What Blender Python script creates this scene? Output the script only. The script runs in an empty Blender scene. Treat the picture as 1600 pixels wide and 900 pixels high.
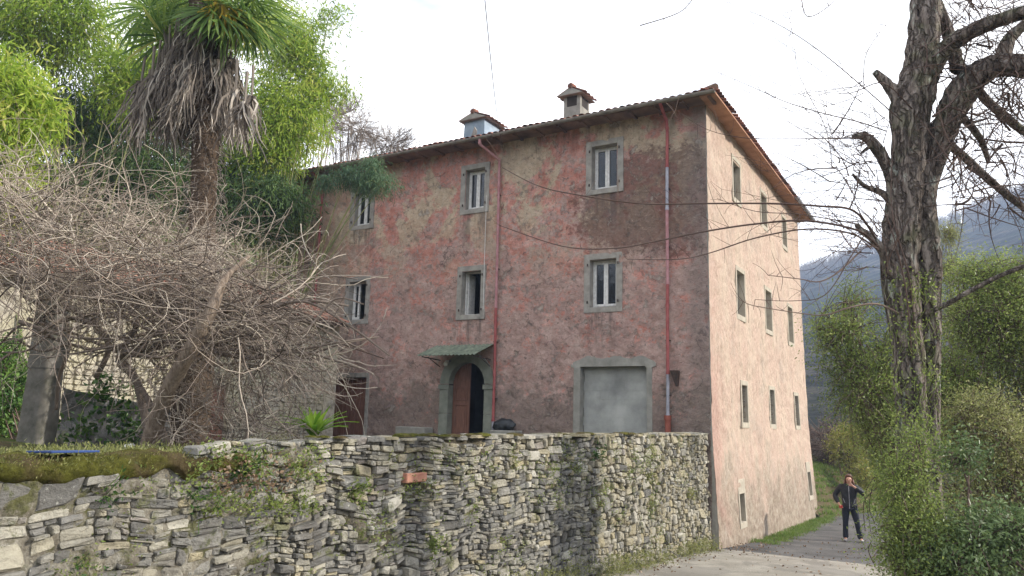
import bpy, bmesh, math, random
import numpy as np
from mathutils import Vector, Matrix, noise, Quaternion
random.seed(7)
RNG = np.random.default_rng(7)
S = bpy.context.scene
COL = S.collection
rad = math.radians

# ------------------------------------------------------------------ camera
FPX = 1177.7                      # focal length in pixels of a 1600 px wide picture
PITCH, ROLL = rad(9.765), rad(1.575)
EYE = Vector((0, 0, 1.6))
_f = Vector((0, math.cos(PITCH), math.sin(PITCH)))
_r0 = Vector((1, 0, 0)); _u0 = _r0.cross(_f)
CR = math.cos(ROLL) * _r0 + math.sin(ROLL) * _u0
CU = -math.sin(ROLL) * _r0 + math.cos(ROLL) * _u0
cam = bpy.data.objects.new('camera', bpy.data.cameras.new('camera'))
COL.objects.link(cam)
cam.data.sensor_width = 36
cam.data.lens = 36 * FPX / 1600
cam.data.clip_start = 0.05
cam.data.clip_end = 6000
M = Matrix((CR, CU, -_f)).transposed().to_4x4(); M.translation = EYE
cam.matrix_world = M
S.camera = cam

def at(px, py, Y):
    """point at distance Y in front of the camera that the photograph shows at px,py"""
    d = CR * ((px - 800) / FPX) + CU * ((450 - py) / FPX) + _f
    return EYE + d * (Y / d.y)

# ------------------------------------------------------------------ light
SUN_EL, SUN_AZ = rad(27), rad(93)          # azimuth clockwise from +Y
sdir = Vector((math.sin(SUN_AZ) * math.cos(SUN_EL), math.cos(SUN_AZ) * math.cos(SUN_EL), math.sin(SUN_EL)))
sun = bpy.data.objects.new('sun', bpy.data.lights.new('sun', 'SUN'))
COL.objects.link(sun)
sun.data.energy = 3.7
sun.data.angle = rad(0.9)
sun.data.color = (1.0, 0.93, 0.82)
sun.rotation_euler = (-sdir).to_track_quat('-Z', 'Y').to_euler()
sun.location = (30, 0, 30)
S.view_settings.view_transform = 'Standard'
S.view_settings.look = 'None'
S.view_settings.exposure = 0.74
S.view_settings.gamma = 1

W = bpy.data.worlds.new('World'); S.world = W; W.use_nodes = True
nt = W.node_tree; nt.nodes.clear()
def wn(t, **k):
    n = nt.nodes.new(t)
    for a, b in k.items(): setattr(n, a, b)
    return n
wo = wn('ShaderNodeOutputWorld'); bg = wn('ShaderNodeBackground'); bg.inputs[1].default_value = 0.135
sk = wn('ShaderNodeTexSky', sky_type='NISHITA', sun_disc=False, sun_elevation=SUN_EL, sun_rotation=SUN_AZ)
tc = wn('ShaderNodeTexCoord'); mp = wn('ShaderNodeMapping'); mp.inputs['Scale'].default_value = (1, 1, 2.6)
nz = wn('ShaderNodeTexNoise'); nz.inputs['Scale'].default_value = 1.7; nz.inputs['Detail'].default_value = 7; nz.inputs['Roughness'].default_value = .55
rp = wn('ShaderNodeValToRGB'); rp.color_ramp.elements[0].position = .34; rp.color_ramp.elements[0].color = (.10, .10, .10, 1)
rp.color_ramp.elements[1].position = .56; rp.color_ramp.elements[1].color = (1, 1, 1, 1)
mx = wn('ShaderNodeMix', data_type='RGBA'); mx.inputs[7].default_value = (11.0, 10.9, 10.9, 1)
nt.links.new(tc.outputs['Generated'], mp.inputs[0]); nt.links.new(mp.outputs[0], nz.inputs[0])
nt.links.new(nz.outputs[0], rp.inputs[0]); nt.links.new(rp.outputs[0], mx.inputs[0])
nt.links.new(sk.outputs[0], mx.inputs[6]); nt.links.new(mx.outputs[2], bg.inputs[0]); nt.links.new(bg.outputs[0], wo.inputs[0])

# ------------------------------------------------------------------ object helpers
def tag(o, label=None, cat=None, group=None, kind=None):
    if label: o['label'] = label
    if cat: o['category'] = cat
    if group: o['group'] = group
    if kind: o['kind'] = kind
    return o

def empty(name, loc=(0, 0, 0), rz=0, **k):
    o = bpy.data.objects.new(name, None); COL.objects.link(o)
    o.location = loc; o.rotation_euler = (0, 0, rz); o.empty_display_size = .2
    return tag(o, **k)

def link(name, me, mat=None, parent=None, **k):
    o = bpy.data.objects.new(name, me); COL.objects.link(o)
    if mat is not None and not me.materials: me.materials.append(mat)
    if parent: o.parent = parent
    return tag(o, **k)

def npmesh(name, V, F, tint=None, smooth=False):
    """V (n,3), F (m,k) with k equal for all faces"""
    me = bpy.data.meshes.new(name)
    V = np.asarray(V, np.float32); F = np.asarray(F, np.int32)
    m, k = F.shape
    me.vertices.add(len(V)); me.vertices.foreach_set('co', V.ravel())
    me.loops.add(m * k); me.loops.foreach_set('vertex_index', F.ravel())
    me.polygons.add(m); me.polygons.foreach_set('loop_start', np.arange(0, m * k, k, dtype=np.int32))
    me.polygons.foreach_set('loop_total', np.full(m, k, np.int32))
    if smooth: me.polygons.foreach_set('use_smooth', np.ones(m, bool))
    if tint is not None:
        a = me.attributes.new('tint', 'FLOAT', 'FACE'); a.data.foreach_set('value', np.asarray(tint, np.float32))
    me.update(calc_edges=True); me.validate()
    return me

class MB:
    def __init__(s, fn=None): s.v = []; s.f = []; s.t = []; s.fn = fn; s.tint = .5
    def add(s, vs, fs, tint=None):
        n = len(s.v)
        s.v += [tuple(s.fn(*p)) if s.fn else tuple(p) for p in vs]
        s.f += [tuple(i + n for i in f) for f in fs]
        s.t += [s.tint if tint is None else tint] * len(fs)
    def box(s, a, b, tint=None):
        x0, y0, z0 = a; x1, y1, z1 = b
        s.add([(x0, y0, z0), (x1, y0, z0), (x1, y1, z0), (x0, y1, z0), (x0, y0, z1), (x1, y0, z1), (x1, y1, z1), (x0, y1, z1)],
              [(0, 3, 2, 1), (4, 5, 6, 7), (0, 1, 5, 4), (1, 2, 6, 5), (2, 3, 7, 6), (3, 0, 4, 7)], tint)
    def tube(s, pts, radii, n=6, cap=True, tint=None):
        pts = [Vector(p) for p in pts]; rings = []
        if not hasattr(radii, '__len__'): radii = [radii] * len(pts)
        up = None; vs = []
        for i, p in enumerate(pts):
            t = (pts[min(i + 1, len(pts) - 1)] - pts[max(i - 1, 0)])
            if t.length < 1e-9: t = Vector((0, 0, 1))
            t.normalize()
            if up is None: up = t.orthogonal().normalized()
            up = (up - t * up.dot(t))
            up = up.normalized() if up.length > 1e-6 else t.orthogonal().normalized()
            w = t.cross(up)
            for k in range(n):
                a = 2 * math.pi * k / n
                vs.append(p + (up * math.cos(a) + w * math.sin(a)) * radii[i])
        fs = []
        for i in range(len(pts) - 1):
            for k in range(n):
                k2 = (k + 1) % n
                fs.append((i * n + k, i * n + k2, (i + 1) * n + k2, (i + 1) * n + k))
        if cap: fs.append(tuple(range(n - 1, -1, -1))); fs.append(tuple((len(pts) - 1) * n + k for k in range(n)))
        s.add(vs, fs, tint)
    def prism(s, poly, z0, z1, tint=None):
        """poly in x,y ; extruded along z"""
        n = len(poly)
        s.add([(x, y, z0) for x, y in poly] + [(x, y, z1) for x, y in poly],
              [tuple(range(n - 1, -1, -1)), tuple(range(n, 2 * n))] + [(i, (i + 1) % n, n + (i + 1) % n, n + i) for i in range(n)], tint)
    def mesh(s, name, smooth=False, fix=False, bevel=0):
        me = bpy.data.meshes.new(name); me.from_pydata(s.v, [], s.f)
        a = me.attributes.new('tint', 'FLOAT', 'FACE'); a.data.foreach_set('value', np.array(s.t, np.float32))
        if fix or bevel:
            bm = bmesh.new(); bm.from_mesh(me)
            if bevel: bmesh.ops.bevel(bm, geom=bm.edges[:], offset=bevel, segments=1, affect='EDGES', clamp_overlap=True)
            bmesh.ops.recalc_face_normals(bm, faces=bm.faces); bm.to_mesh(me); bm.free()
        if smooth: me.polygons.foreach_set('use_smooth', [True] * len(me.polygons))
        me.update(); return me
    def obj(s, name, mat, parent=None, smooth=False, fix=True, bevel=0, **k):
        return link(name, s.mesh(name, smooth, fix, bevel), mat, parent, **k)

def rnd(a, b): return random.uniform(a, b)
def nz3(x, y, z=0): return noise.noise(Vector((x, y, z)))
def rvec(s=1): return Vector((random.gauss(0, s), random.gauss(0, s), random.gauss(0, s)))

# ------------------------------------------------------------------ material helper
class Mat:
    def __init__(s, name, rough=.8, spec=.3):
        s.m = bpy.data.materials.new(name); s.m.use_nodes = True; s.t = s.m.node_tree
        s.b = s.t.nodes['Principled BSDF']; s.b.inputs['Roughness'].default_value = rough
        s.b.inputs['Specular IOR Level'].default_value = spec
        s.pos = s.n('ShaderNodeTexCoord').outputs['Object']
    def n(s, t, **k):
        x = s.t.nodes.new(t)
        for a, b in k.items(): setattr(x, a, b)
        return x
    def l(s, a, b): s.t.links.new(a, b)
    def put(s, sock, v):
        if isinstance(v, (int, float)): sock.default_value = v
        elif isinstance(v, tuple): sock.default_value = v if len(v) == 4 or sock.type == 'VECTOR' else (*v, 1)
        else: s.l(v, sock)
    def noise(s, scale, detail=5, rough=.55, stretch=None, dist=0, vec=None):
        x = s.n('ShaderNodeTexNoise'); x.inputs['Scale'].default_value = scale; x.inputs['Detail'].default_value = detail
        x.inputs['Roughness'].default_value = rough; x.inputs['Distortion'].default_value = dist
        v = vec or s.pos
        if stretch:
            m = s.n('ShaderNodeMapping'); m.inputs['Scale'].default_value = stretch; s.l(v, m.inputs[0]); v = m.outputs[0]
        s.l(v, x.inputs['Vector']); return x.outputs[0]
    def vor(s, scale, feature='F1', stretch=None):
        x = s.n('ShaderNodeTexVoronoi', feature=feature); x.inputs['Scale'].default_value = scale
        v = s.pos
        if stretch:
            m = s.n('ShaderNodeMapping'); m.inputs['Scale'].default_value = stretch; s.l(v, m.inputs[0]); v = m.outputs[0]
        s.l(v, x.inputs['Vector']); return x.outputs[0]
    def ramp(s, f, *stops):
        x = s.n('ShaderNodeValToRGB'); e = x.color_ramp.elements
        while len(e) < len(stops): e.new(.5)
        for q, (p, c) in zip(e, stops):
            q.position = p; c = (c, c, c) if isinstance(c, (int, float)) else c; q.color = (*c, 1)
        s.l(f, x.inputs[0]); return x.outputs[0]
    def mix(s, f, a, b, mode='MIX'):
        x = s.n('ShaderNodeMix', data_type='RGBA', blend_type=mode)
        s.put(x.inputs[0], f); s.put(x.inputs[6], a); s.put(x.inputs[7], b); return x.outputs[2]
    def math(s, op, a, b=0, clamp=False):
        x = s.n('ShaderNodeMath', operation=op, use_clamp=clamp); s.put(x.inputs[0], a); s.put(x.inputs[1], b); return x.outputs[0]
    def attr(s, name='tint'): return s.n('ShaderNodeAttribute', attribute_name=name).outputs['Fac']
    def rand(s): return s.n('ShaderNodeObjectInfo').outputs['Random']
    def xyz(s):
        x = s.n('ShaderNodeSeparateXYZ'); s.l(s.pos, x.inputs[0]); return x.outputs
    def smooth(s, v, a, b):
        x = s.n('ShaderNodeMapRange', interpolation_type='SMOOTHSTEP'); s.put(x.inputs[0], v)
        x.inputs[1].default_value = a; x.inputs[2].default_value = b; return x.outputs[0]
    def bump(s, h, strength=.5, dist=.02):
        x = s.n('ShaderNodeBump'); x.inputs['Strength'].default_value = strength; x.inputs['Distance'].default_value = dist
        s.l(h, x.inputs['Height']); s.l(x.outputs[0], s.b.inputs['Normal']); return s
    def col(s, c): s.put(s.b.inputs['Base Color'], c); return s
    def done(s): return s.m

def simple(name, c1, c2, scale=8, rough=.8, bump=.3, bd=.01, spec=.3, metallic=0, stretch=None):
    m = Mat(name, rough, spec); f = m.noise(scale, 6, .6, stretch)
    m.col(m.ramp(f, (.3, c1), (.7, c2))); m.bump(m.noise(scale * 3, 6, .6, stretch), bump, bd)
    m.b.inputs['Metallic'].default_value = metallic
    return m.done()

def leafmat(name, stops, transl=.35, rough=.5):
    m = Mat(name, rough, .3); c = m.ramp(m.attr(), *stops); m.col(c)
    t = m.n('ShaderNodeBsdfTranslucent'); m.l(c, t.inputs[0])
    x = m.n('ShaderNodeMixShader'); x.inputs[0].default_value = transl
    out = m.t.nodes['Material Output']
    m.l(m.b.outputs[0], x.inputs[1]); m.l(t.outputs[0], x.inputs[2]); m.l(x.outputs[0], out.inputs[0])
    return m.done()

# ------------------------------------------------------------------ materials
def plaster_front():
    m = Mat('weathered_pink_plaster', .9, .15); X, Y, Z = m.xyz()
    big = m.noise(.42, 6, .6, dist=.6); mid = m.noise(1.6, 9, .72); fine = m.noise(7.5, 9, .76, stretch=(1, 1, 1.15), dist=.3)
    pink = m.ramp(m.noise(2.6, 7, .7), (.3, (.44, .165, .12)), (.5, (.60, .29, .235)), (.72, (.74, .48, .41)))
    grey = m.ramp(m.noise(4, 7, .7), (.3, (.27, .215, .195)), (.7, (.60, .50, .445)))
    tan = m.ramp(m.noise(5, 6, .7), (.3, (.44, .35, .245)), (.7, (.70, .59, .43)))
    # grey bloom where the paint has washed off, more of it in the lower half
    low = m.smooth(Z, 8.4, 1.0)
    g = m.math('ADD', m.math('MULTIPLY', mid, .55), m.math('MULTIPLY', fine, .45))
    g = m.math('ADD', g, m.math('MULTIPLY', low, .10))
    gf = m.smooth(g, .50, .545)
    c = m.mix(m.math('MULTIPLY', gf, .66), pink, grey)
    hi = m.math('MULTIPLY', m.smooth(m.math('ADD', m.noise(.75, 5, .6, dist=.5), m.math('MULTIPLY', fine, .22)), .585, .64), m.smooth(Z, 4.6, 7.2))
    c = m.mix(m.math('MULTIPLY', hi, .85), c, tan)
    lft = m.math('MULTIPLY', m.smooth(X, -9.2, -11.4), .55)          # the bare ochre end of the wall
    c = m.mix(lft, c, tan)
    # sooty rain stain round the right-hand windows
    dx = m.math('DIVIDE', m.math('ADD', X, 1.25), 2.0); dz = m.math('DIVIDE', m.math('SUBTRACT', Z, 6.55), 1.25)
    d = m.math('ADD', m.math('MULTIPLY', dx, dx), m.math('MULTIPLY', dz, dz))
    d = m.math('ADD', d, m.math('MULTIPLY', m.math('SUBTRACT', m.math('ADD', m.math('MULTIPLY', mid, .6), m.math('MULTIPLY', fine, .4)), .5), 5.5))
    st = m.math('MULTIPLY', m.smooth(d, 1.25, .7), .74)
    c = m.mix(st, c, m.ramp(fine, (.35, (.085, .055, .045)), (.58, (.20, .12, .095)), (.70, (.36, .29, .24))))
    # rain runs below the sills and under the eaves
    run = m.smooth(m.noise(5.5, 6, .65, stretch=(1, 1, .10)), .44, .60)
    msk = m.math('MULTIPLY', m.smooth(Z, 7.4, 8.6), .55)
    for xc, zb in ((-2.47, 6.9), (-6.18, 6.86), (-10.1, 6.84), (-2.48, 4.06), (-6.18, 4.05), (-10.1, 4.08)):
        q = m.math('MULTIPLY', m.smooth(m.math('ABSOLUTE', m.math('SUBTRACT', X, xc)), .62, .30), m.math('MULTIPLY', m.smooth(Z, zb - 1.25, zb - .1), m.smooth(Z, zb + .1, zb)))
        msk = m.math('MAXIMUM', msk, q)
    c = m.mix(m.math('MULTIPLY', m.math('MULTIPLY', run, msk), .62), c, (.115, .095, .085))
    # corner strip of bare grey render and the dirty foot of the wall
    cn = m.math('MULTIPLY', m.smooth(m.math('ADD', X, m.math('MULTIPLY', mid, .9)), -.25, .25), .62)
    c = m.mix(cn, c, m.ramp(fine, (.3, (.16, .13, .12)), (.7, (.32, .27, .24))))
    ft = m.smooth(m.math('ADD', Z, m.math('MULTIPLY', m.math('SUBTRACT', g, .5), -6.5)), 1.95, 1.30)
    c = m.mix(m.math('MULTIPLY', ft, .66), c, m.ramp(fine, (.3, (.10, .082, .07)), (.7, (.30, .25, .21))))
    sp = m.smooth(m.noise(8, 8, .8, stretch=(1, 1, 1.25), dist=.5), .57, .61)
    c = m.mix(m.math('MULTIPLY', sp, .7), c, (.15, .12, .11))
    sp3 = m.smooth(m.noise(3.1, 8, .8, stretch=(1, 1, 1.5), dist=.3), .60, .64)
    c = m.mix(m.math('MULTIPLY', sp3, .5), c, (.30, .27, .24))
    sp2 = m.smooth(m.noise(11, 6, .7, vec=None, stretch=(1.3, 1, 2.2)), .62, .68)
    c = m.mix(m.math('MULTIPLY', sp2, .6), c, (.66, .57, .50))
    fl = m.noise(2.0, 12, .82, dist=.25); fm = m.smooth(fl, .572, .582)        # flakes of lost paint with crisp edges
    c = m.mix(m.math('MULTIPLY', fm, .75), c, m.ramp(m.noise(9, 6, .7), (.3, (.30, .25, .22)), (.7, (.58, .52, .45))))
    fe = m.math('MULTIPLY', m.smooth(fl, .560, .572), m.smooth(fl, .590, .580)); c = m.mix(m.math('MULTIPLY', fe, .45), c, (.13, .09, .08))
    cr = m.n('ShaderNodeTexVoronoi', feature='DISTANCE_TO_EDGE'); cr.inputs['Scale'].default_value = .55
    cv = m.n('ShaderNodeVectorMath', operation='ADD'); cn_ = m.n('ShaderNodeTexNoise'); cn_.inputs['Scale'].default_value = 2.2; cn_.inputs['Detail'].default_value = 6; m.l(m.pos, cn_.inputs['Vector']); m.l(m.pos, cv.inputs[0]); m.l(cn_.outputs['Color'], cv.inputs[1]); m.l(cv.outputs[0], cr.inputs['Vector'])
    c = m.mix(m.math('MULTIPLY', m.math('MULTIPLY', m.smooth(cr.outputs[0], .012, .003), m.smooth(mid, .46, .56)), .6), c, (.12, .09, .08))
    c = m.mix(.85, c, m.ramp(m.noise(13, 10, .86, dist=.3), (.36, .45), (.45, .92), (.54, 1.0), (.64, 1.0)), 'MULTIPLY')  # dark speckle in the colour stands in for shade in the plaster's pits
    m.col(c)
    h = m.math('ADD', m.math('MULTIPLY', fine, 1.0), m.math('MULTIPLY', m.noise(32, 6, .75), .5)); h = m.math('SUBTRACT', h, m.math('MULTIPLY', fm, .35))
    m.bump(h, 1, .05); return m.done()
def plaster_side():
    m = Mat('pale_pink_roughcast', .92, .12); X, Y, Z = m.xyz()
    mid = m.noise(1.3, 7, .65, stretch=(1, 1, .8)); fine = m.noise(9, 8, .72, stretch=(1, 1.2, .55)); vf = m.noise(26, 7, .75, stretch=(1, 1.2, .45))
    pink = m.ramp(vf, (.32, (.46, .30, .235)), (.5, (.62, .46, .37)), (.7, (.72, .60, .50)))
    cream = m.ramp(fine, (.3, (.60, .49, .37)), (.7, (.76, .66, .53)))
    c = m.mix(m.math('MULTIPLY', m.smooth(mid, .40, .64), .5), pink, cream)
    # redder band at the near edge
    e = m.math('MULTIPLY', m.smooth(m.math('ADD', Y, m.math('MULTIPLY', mid, 1.6)), 2.0, .8), m.smooth(Z, 6.5, .5))
    c = m.mix(m.math('MULTIPLY', e, .55), c, m.ramp(fine, (.35, (.45, .20, .17)), (.65, (.62, .40, .34))))
    ft = m.smooth(m.math('ADD', Z, m.math('MULTIPLY', m.math('SUBTRACT', mid, .5), -4.0)), 1.0, -.55)
    c = m.mix(m.math('MULTIPLY', ft, .8), c, m.ramp(m.noise(6, 8, .75), (.35, (.17, .13, .10)), (.52, (.38, .32, .25)), (.7, (.52, .48, .40))))
    gs = m.smooth(m.noise(.9, 9, .75, dist=.4), .52, .64)
    c = m.mix(m.math('MULTIPLY', gs, .38), c, m.ramp(fine, (.3, (.33, .27, .22)), (.7, (.56, .50, .43))))
    run = m.smooth(m.noise(4.0, 6, .65, stretch=(1, 1, .12)), .50, .64)
    c = m.mix(m.math('MULTIPLY', run, .22), c, (.36, .27, .22))
    sp = m.smooth(m.noise(17, 6, .75, stretch=(1, 1, .5)), .60, .69)
    c = m.mix(m.math('MULTIPLY', sp, .45), c, (.33, .20, .16))
    c = m.mix(.7, c, m.ramp(m.noise(16, 10, .85, stretch=(1, 1.2, .7)), (.36, .50), (.48, .92), (.58, 1.0)), 'MULTIPLY')  # pit shade speckled into the side wall's colour as well
    m.col(c)
    h = m.math('ADD', fine, m.math('MULTIPLY', vf, .8))
    m.bump(h, .95, .05); return m.done()
def stone_mat():
    m = Mat('rubble_stone', .93, .15); t = m.attr(); X, Y, Z = m.xyz()
    base = m.ramp(t, (0, (.17, .165, .155)), (.22, (.30, .29, .265)), (.45, (.42, .395, .325)), (.62, (.47, .41, .27)), (.8, (.50, .47, .385)), (.93, (.62, .59, .51)), (1, (.34, .30, .27)))
    g = m.noise(14, 8, .7, stretch=(1, 1, 2.2)); c = m.mix(.75, base, m.ramp(g, (.25, .22), (.5, .72), (.78, 1.0)), 'MULTIPLY')
    li = m.smooth(m.noise(22, 5, .7), .60, .68); c = m.mix(m.math('MULTIPLY', li, .6), c, (.58, .58, .52))
    dk = m.smooth(m.noise(2.3, 8, .75), .50, .62); c = m.mix(m.math('MULTIPLY', dk, .55), c, (.11, .10, .09))
    mo = m.smooth(m.noise(3.5, 8, .75), .55, .62); c = m.mix(m.math('MULTIPLY', mo, .65), c, m.ramp(g, (.3, (.045, .055, .015)), (.7, (.14, .15, .045))))
    m.col(c); m.bump(m.math('ADD', g, m.noise(60, 5, .7)), .8, .02); return m.done()
def mortar_mat():
    m = Mat('earthy_joint', .97, .05); g = m.noise(9, 8, .7)
    c = m.ramp(g, (.3, (.05, .042, .03)), (.55, (.14, .12, .09)), (.72, (.30, .275, .22)))
    mo = m.smooth(m.noise(3.3, 6, .7), .5, .62); c = m.mix(m.math('MULTIPLY', mo, .75), c, m.ramp(m.noise(20, 4), (.3, (.04, .05, .012)), (.7, (.12, .14, .035))))
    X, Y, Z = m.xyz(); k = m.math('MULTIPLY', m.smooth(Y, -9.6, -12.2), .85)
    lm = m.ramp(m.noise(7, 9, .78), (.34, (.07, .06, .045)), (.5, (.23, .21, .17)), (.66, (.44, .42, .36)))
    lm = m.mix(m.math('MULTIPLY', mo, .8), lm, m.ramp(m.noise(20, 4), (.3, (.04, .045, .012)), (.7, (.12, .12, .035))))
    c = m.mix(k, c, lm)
    m.col(c); m.bump(g, 1, .05); return m.done()
def moss_mat():
    m = Mat('moss', .97, .05); g = m.noise(18, 7, .75)
    c = m.mix(m.smooth(m.noise(3, 5, .6), .42, .62), m.ramp(g, (.3, (.035, .035, .01)), (.7, (.17, .17, .035))), m.ramp(g, (.3, (.045, .032, .016)), (.7, (.16, .125, .065))))
    m.col(c); m.bump(m.noise(70, 5, .8), 1, .03); return m.done()
def cement(name, a, b): return simple(name, a, b, 5, .9, .5, .012, .15)
def tile_mat():
    m = Mat('old_terracotta_tile', .85, .2); r = m.attr(); g = m.noise(9, 7, .7)
    c = m.ramp(m.math('ADD', m.math('MULTIPLY', r, .6), m.math('MULTIPLY', g, .45)), (.2, (.09, .05, .038)), (.5, (.27, .11, .075)), (.8, (.42, .23, .165)))
    c = m.mix(m.math('MULTIPLY', m.smooth(m.noise(5, 6, .7), .55, .65), .6), c, (.17, .15, .11))
    m.col(c); m.bump(g, .4, .01); return m.done()
def road_mat(name, a, b, spots):
    m = Mat(name, .9, .2); g = m.noise(90, 4, .7); k = m.noise(.8, 6, .65, dist=.4)
    c = m.mix(m.smooth(k, .35, .65), a, b); c = m.mix(.5, c, m.ramp(g, (.3, .35), (.6, 1.0)), 'MULTIPLY')
    sp = m.smooth(m.noise(30, 3, .6), .62, .7); c = m.mix(m.math('MULTIPLY', sp, spots), c, (.30, .28, .24))
    le = m.smooth(m.noise(3.2, 8, .75), .60, .72); c = m.mix(m.math('MULTIPLY', le, .5), c, (.13, .105, .07))
    pa = m.smooth(m.noise(.45, 8, .7, dist=.6), .50, .53); c = m.mix(m.math('MULTIPLY', pa, .35), c, (.10, .095, .09))
    m.col(c); m.bump(m.math('ADD', g, m.noise(12, 5)), .6, .015); return m.done()
def bark_mat():
    m = Mat('fissured_bark', .95, .1); n1 = m.noise(7, 9, .78, stretch=(2.6, 2.6, .38), dist=.6); n2 = m.noise(3, 5, .6)
    c = m.ramp(n1, (.34, (.05, .04, .034)), (.46, (.18, .145, .125)), (.57, (.35, .30, .265)), (.72, (.50, .455, .415)))
    c = m.mix(m.math('MULTIPLY', m.smooth(n2, .5, .66), .5), c, m.mix(n1, (.05, .065, .02), (.22, .24, .12)))
    li = m.smooth(m.noise(6, 9, .75, stretch=(1.4, 1.4, .55)), .57, .63); c = m.mix(m.math('MULTIPLY', li, .75), c, (.50, .54, .47))
    v = m.n('ShaderNodeTexVoronoi', feature='DISTANCE_TO_EDGE'); v.inputs['Scale'].default_value = 9
    mp_ = m.n('ShaderNodeMapping'); mp_.inputs['Scale'].default_value = (1.7, 1.7, .20); ad = m.n('ShaderNodeVectorMath', operation='ADD'); nn_ = m.n('ShaderNodeTexNoise'); nn_.inputs['Scale'].default_value = 5; nn_.inputs['Detail'].default_value = 6
    sc_ = m.n('ShaderNodeVectorMath', operation='SCALE'); sc_.inputs['Scale'].default_value = .22
    m.l(m.pos, nn_.inputs['Vector']); m.l(nn_.outputs['Color'], sc_.inputs[0]); m.l(m.pos, ad.inputs[0]); m.l(sc_.outputs[0], ad.inputs[1]); m.l(ad.outputs[0], mp_.inputs[0]); m.l(mp_.outputs[0], v.inputs['Vector'])
    e = m.smooth(v.outputs[0], .0, .16); c = m.mix(.55, c, m.ramp(e, (0, .25), (.5, .8), (1, 1.0)), 'MULTIPLY')
    m.col(c); m.bump(m.math('ADD', m.math('MULTIPLY', n1, .6), e), 1, .06); return m.done()

M_front, M_side, M_stone, M_mortar, M_moss = plaster_front(), plaster_side(), stone_mat(), mortar_mat(), moss_mat()
M_tile, M_bark = tile_mat(), bark_mat()
M_sur = cement('grey_stone_surround', (.22, .205, .185), (.40, .375, .335))
M_sur_side = cement('pale_stone_surround', (.36, .32, .26), (.52, .47, .38))
M_arch = cement('green_grey_stone_portal', (.17, .18, .15), (.27, .28, .235))
M_cement = cement('cement_render', (.22, .215, .19), (.35, .335, .30))
M_block = simple('concrete_block', (.23, .235, .225), (.46, .465, .44), 1.7, .9, .5, .012, .15)
M_white = simple('chipped_white_paint', (.55, .54, .52), (.82, .81, .79), 14, .6, .2, .004)
M_dark = simple('unlit_interior_dark', (.03, .027, .024), (.06, .05, .045), 3, .95)  # near-black colour holds the darkness of unlit rooms and openings
M_wood = simple('brown_door_wood', (.13, .058, .038), (.24, .115, .08), 9, .65, .4, .006, stretch=(4, 4, .5))
M_shut = simple('grey_shutter_wood', (.17, .16, .14), (.29, .27, .235), 9, .8, .4, .006, stretch=(4, 4, .5))
M_red = simple('red_painted_pipe', (.26, .055, .055), (.42, .13, .12), 7, .6, .25, .004)
M_redpale = simple('faded_pink_pipe', (.36, .16, .17), (.50, .27, .28), 7, .6, .25, .004)
M_zinc = simple('zinc_pipe', (.28, .28, .33), (.46, .46, .52), 7, .5, .2, .003, metallic=.2)
M_rust = simple('rust_red_cast_pipe', (.22, .06, .04), (.36, .115, .08), 12, .8, .4, .005)
M_gutter = simple('weathered_gutter', (.16, .14, .12), (.33, .30, .26), 5, .6, .2, .004)
M_sheet = simple('blue_grey_sheet_metal', (.16, .21, .27), (.29, .35, .41), 3, .45, .2, .01, metallic=.35)
M_iron = simple('rusty_iron', (.035, .028, .024), (.10, .06, .045), 15, .8)
M_soffit = simple('terracotta_soffit', (.30, .15, .09), (.50, .28, .18), 4, .9, .5, .02)
M_canopy = simple('mossy_green_corrugated_sheet', (.085, .11, .08), (.25, .28, .21), 6, .75, .4, .008)
M_road = road_mat('worn_asphalt', (.075, .073, .072), (.15, .145, .14), .35)
M_conc = road_mat('pale_dusty_concrete', (.30, .275, .23), (.42, .39, .335), .1)
M_vine = None
def glassm():
    m = Mat('window_glass', .05, .8); m.col((.018, .02, .022)); m.bump(m.noise(3, 3), .15, .02); return m.done()
M_glass = glassm()
M_glass.node_tree.nodes['Principled BSDF'].inputs['Alpha'].default_value = .75
def soil_mat():
    m = Mat('grassy_soil', .97, .05); g = m.noise(16, 7, .75)
    c = m.mix(m.smooth(m.noise(1.4, 7, .7), .42, .6), m.ramp(g, (.3, (.05, .038, .022)), (.7, (.19, .145, .09))), m.ramp(g, (.3, (.03, .045, .012)), (.7, (.11, .15, .04))))
    m.col(c); m.bump(g, 1, .04); return m.done()
M_soil = soil_mat()
def hillm():
    m = Mat('bare_winter_woodland', 1, 0); g = m.noise(.10, 9, .8, stretch=(1, 1, .6))
    c = m.ramp(g, (.40, (.015, .014, .012)), (.5, (.07, .06, .045)), (.60, (.20, .17, .125)))
    c = m.mix(m.math('MULTIPLY', m.smooth(m.noise(.012, 5, .6), .5, .62), .6), c, (.03, .045, .022))
    m.col(c); m.bump(m.noise(.25, 8, .8), 1, 9); return m.done()
M_hill = hillm()
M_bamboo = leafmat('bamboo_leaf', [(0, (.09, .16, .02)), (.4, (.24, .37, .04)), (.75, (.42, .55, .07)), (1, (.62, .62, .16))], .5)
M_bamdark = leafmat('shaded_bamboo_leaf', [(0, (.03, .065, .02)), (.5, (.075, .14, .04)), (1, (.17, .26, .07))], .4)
M_frond = leafmat('grey_green_frond', [(0, (.05, .10, .055)), (.5, (.10, .18, .09)), (1, (.19, .29, .14))], .3)
M_hedge = leafmat('privet_leaf', [(0, (.09, .125, .035)), (.4, (.20, .265, .07)), (.8, (.34, .41, .11)), (1, (.50, .54, .21))], .5, .35)
M_hedge2 = leafmat('olive_leaf', [(0, (.12, .135, .055)), (.4, (.24, .26, .09)), (.8, (.37, .38, .15)), (1, (.50, .48, .27))], .5, .4)
M_hedge3 = leafmat('silvery_shrub_leaf', [(0, (.08, .125, .05)), (.5, (.15, .22, .085)), (.85, (.26, .34, .15)), (1, (.44, .49, .32))], .35, .35)
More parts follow.
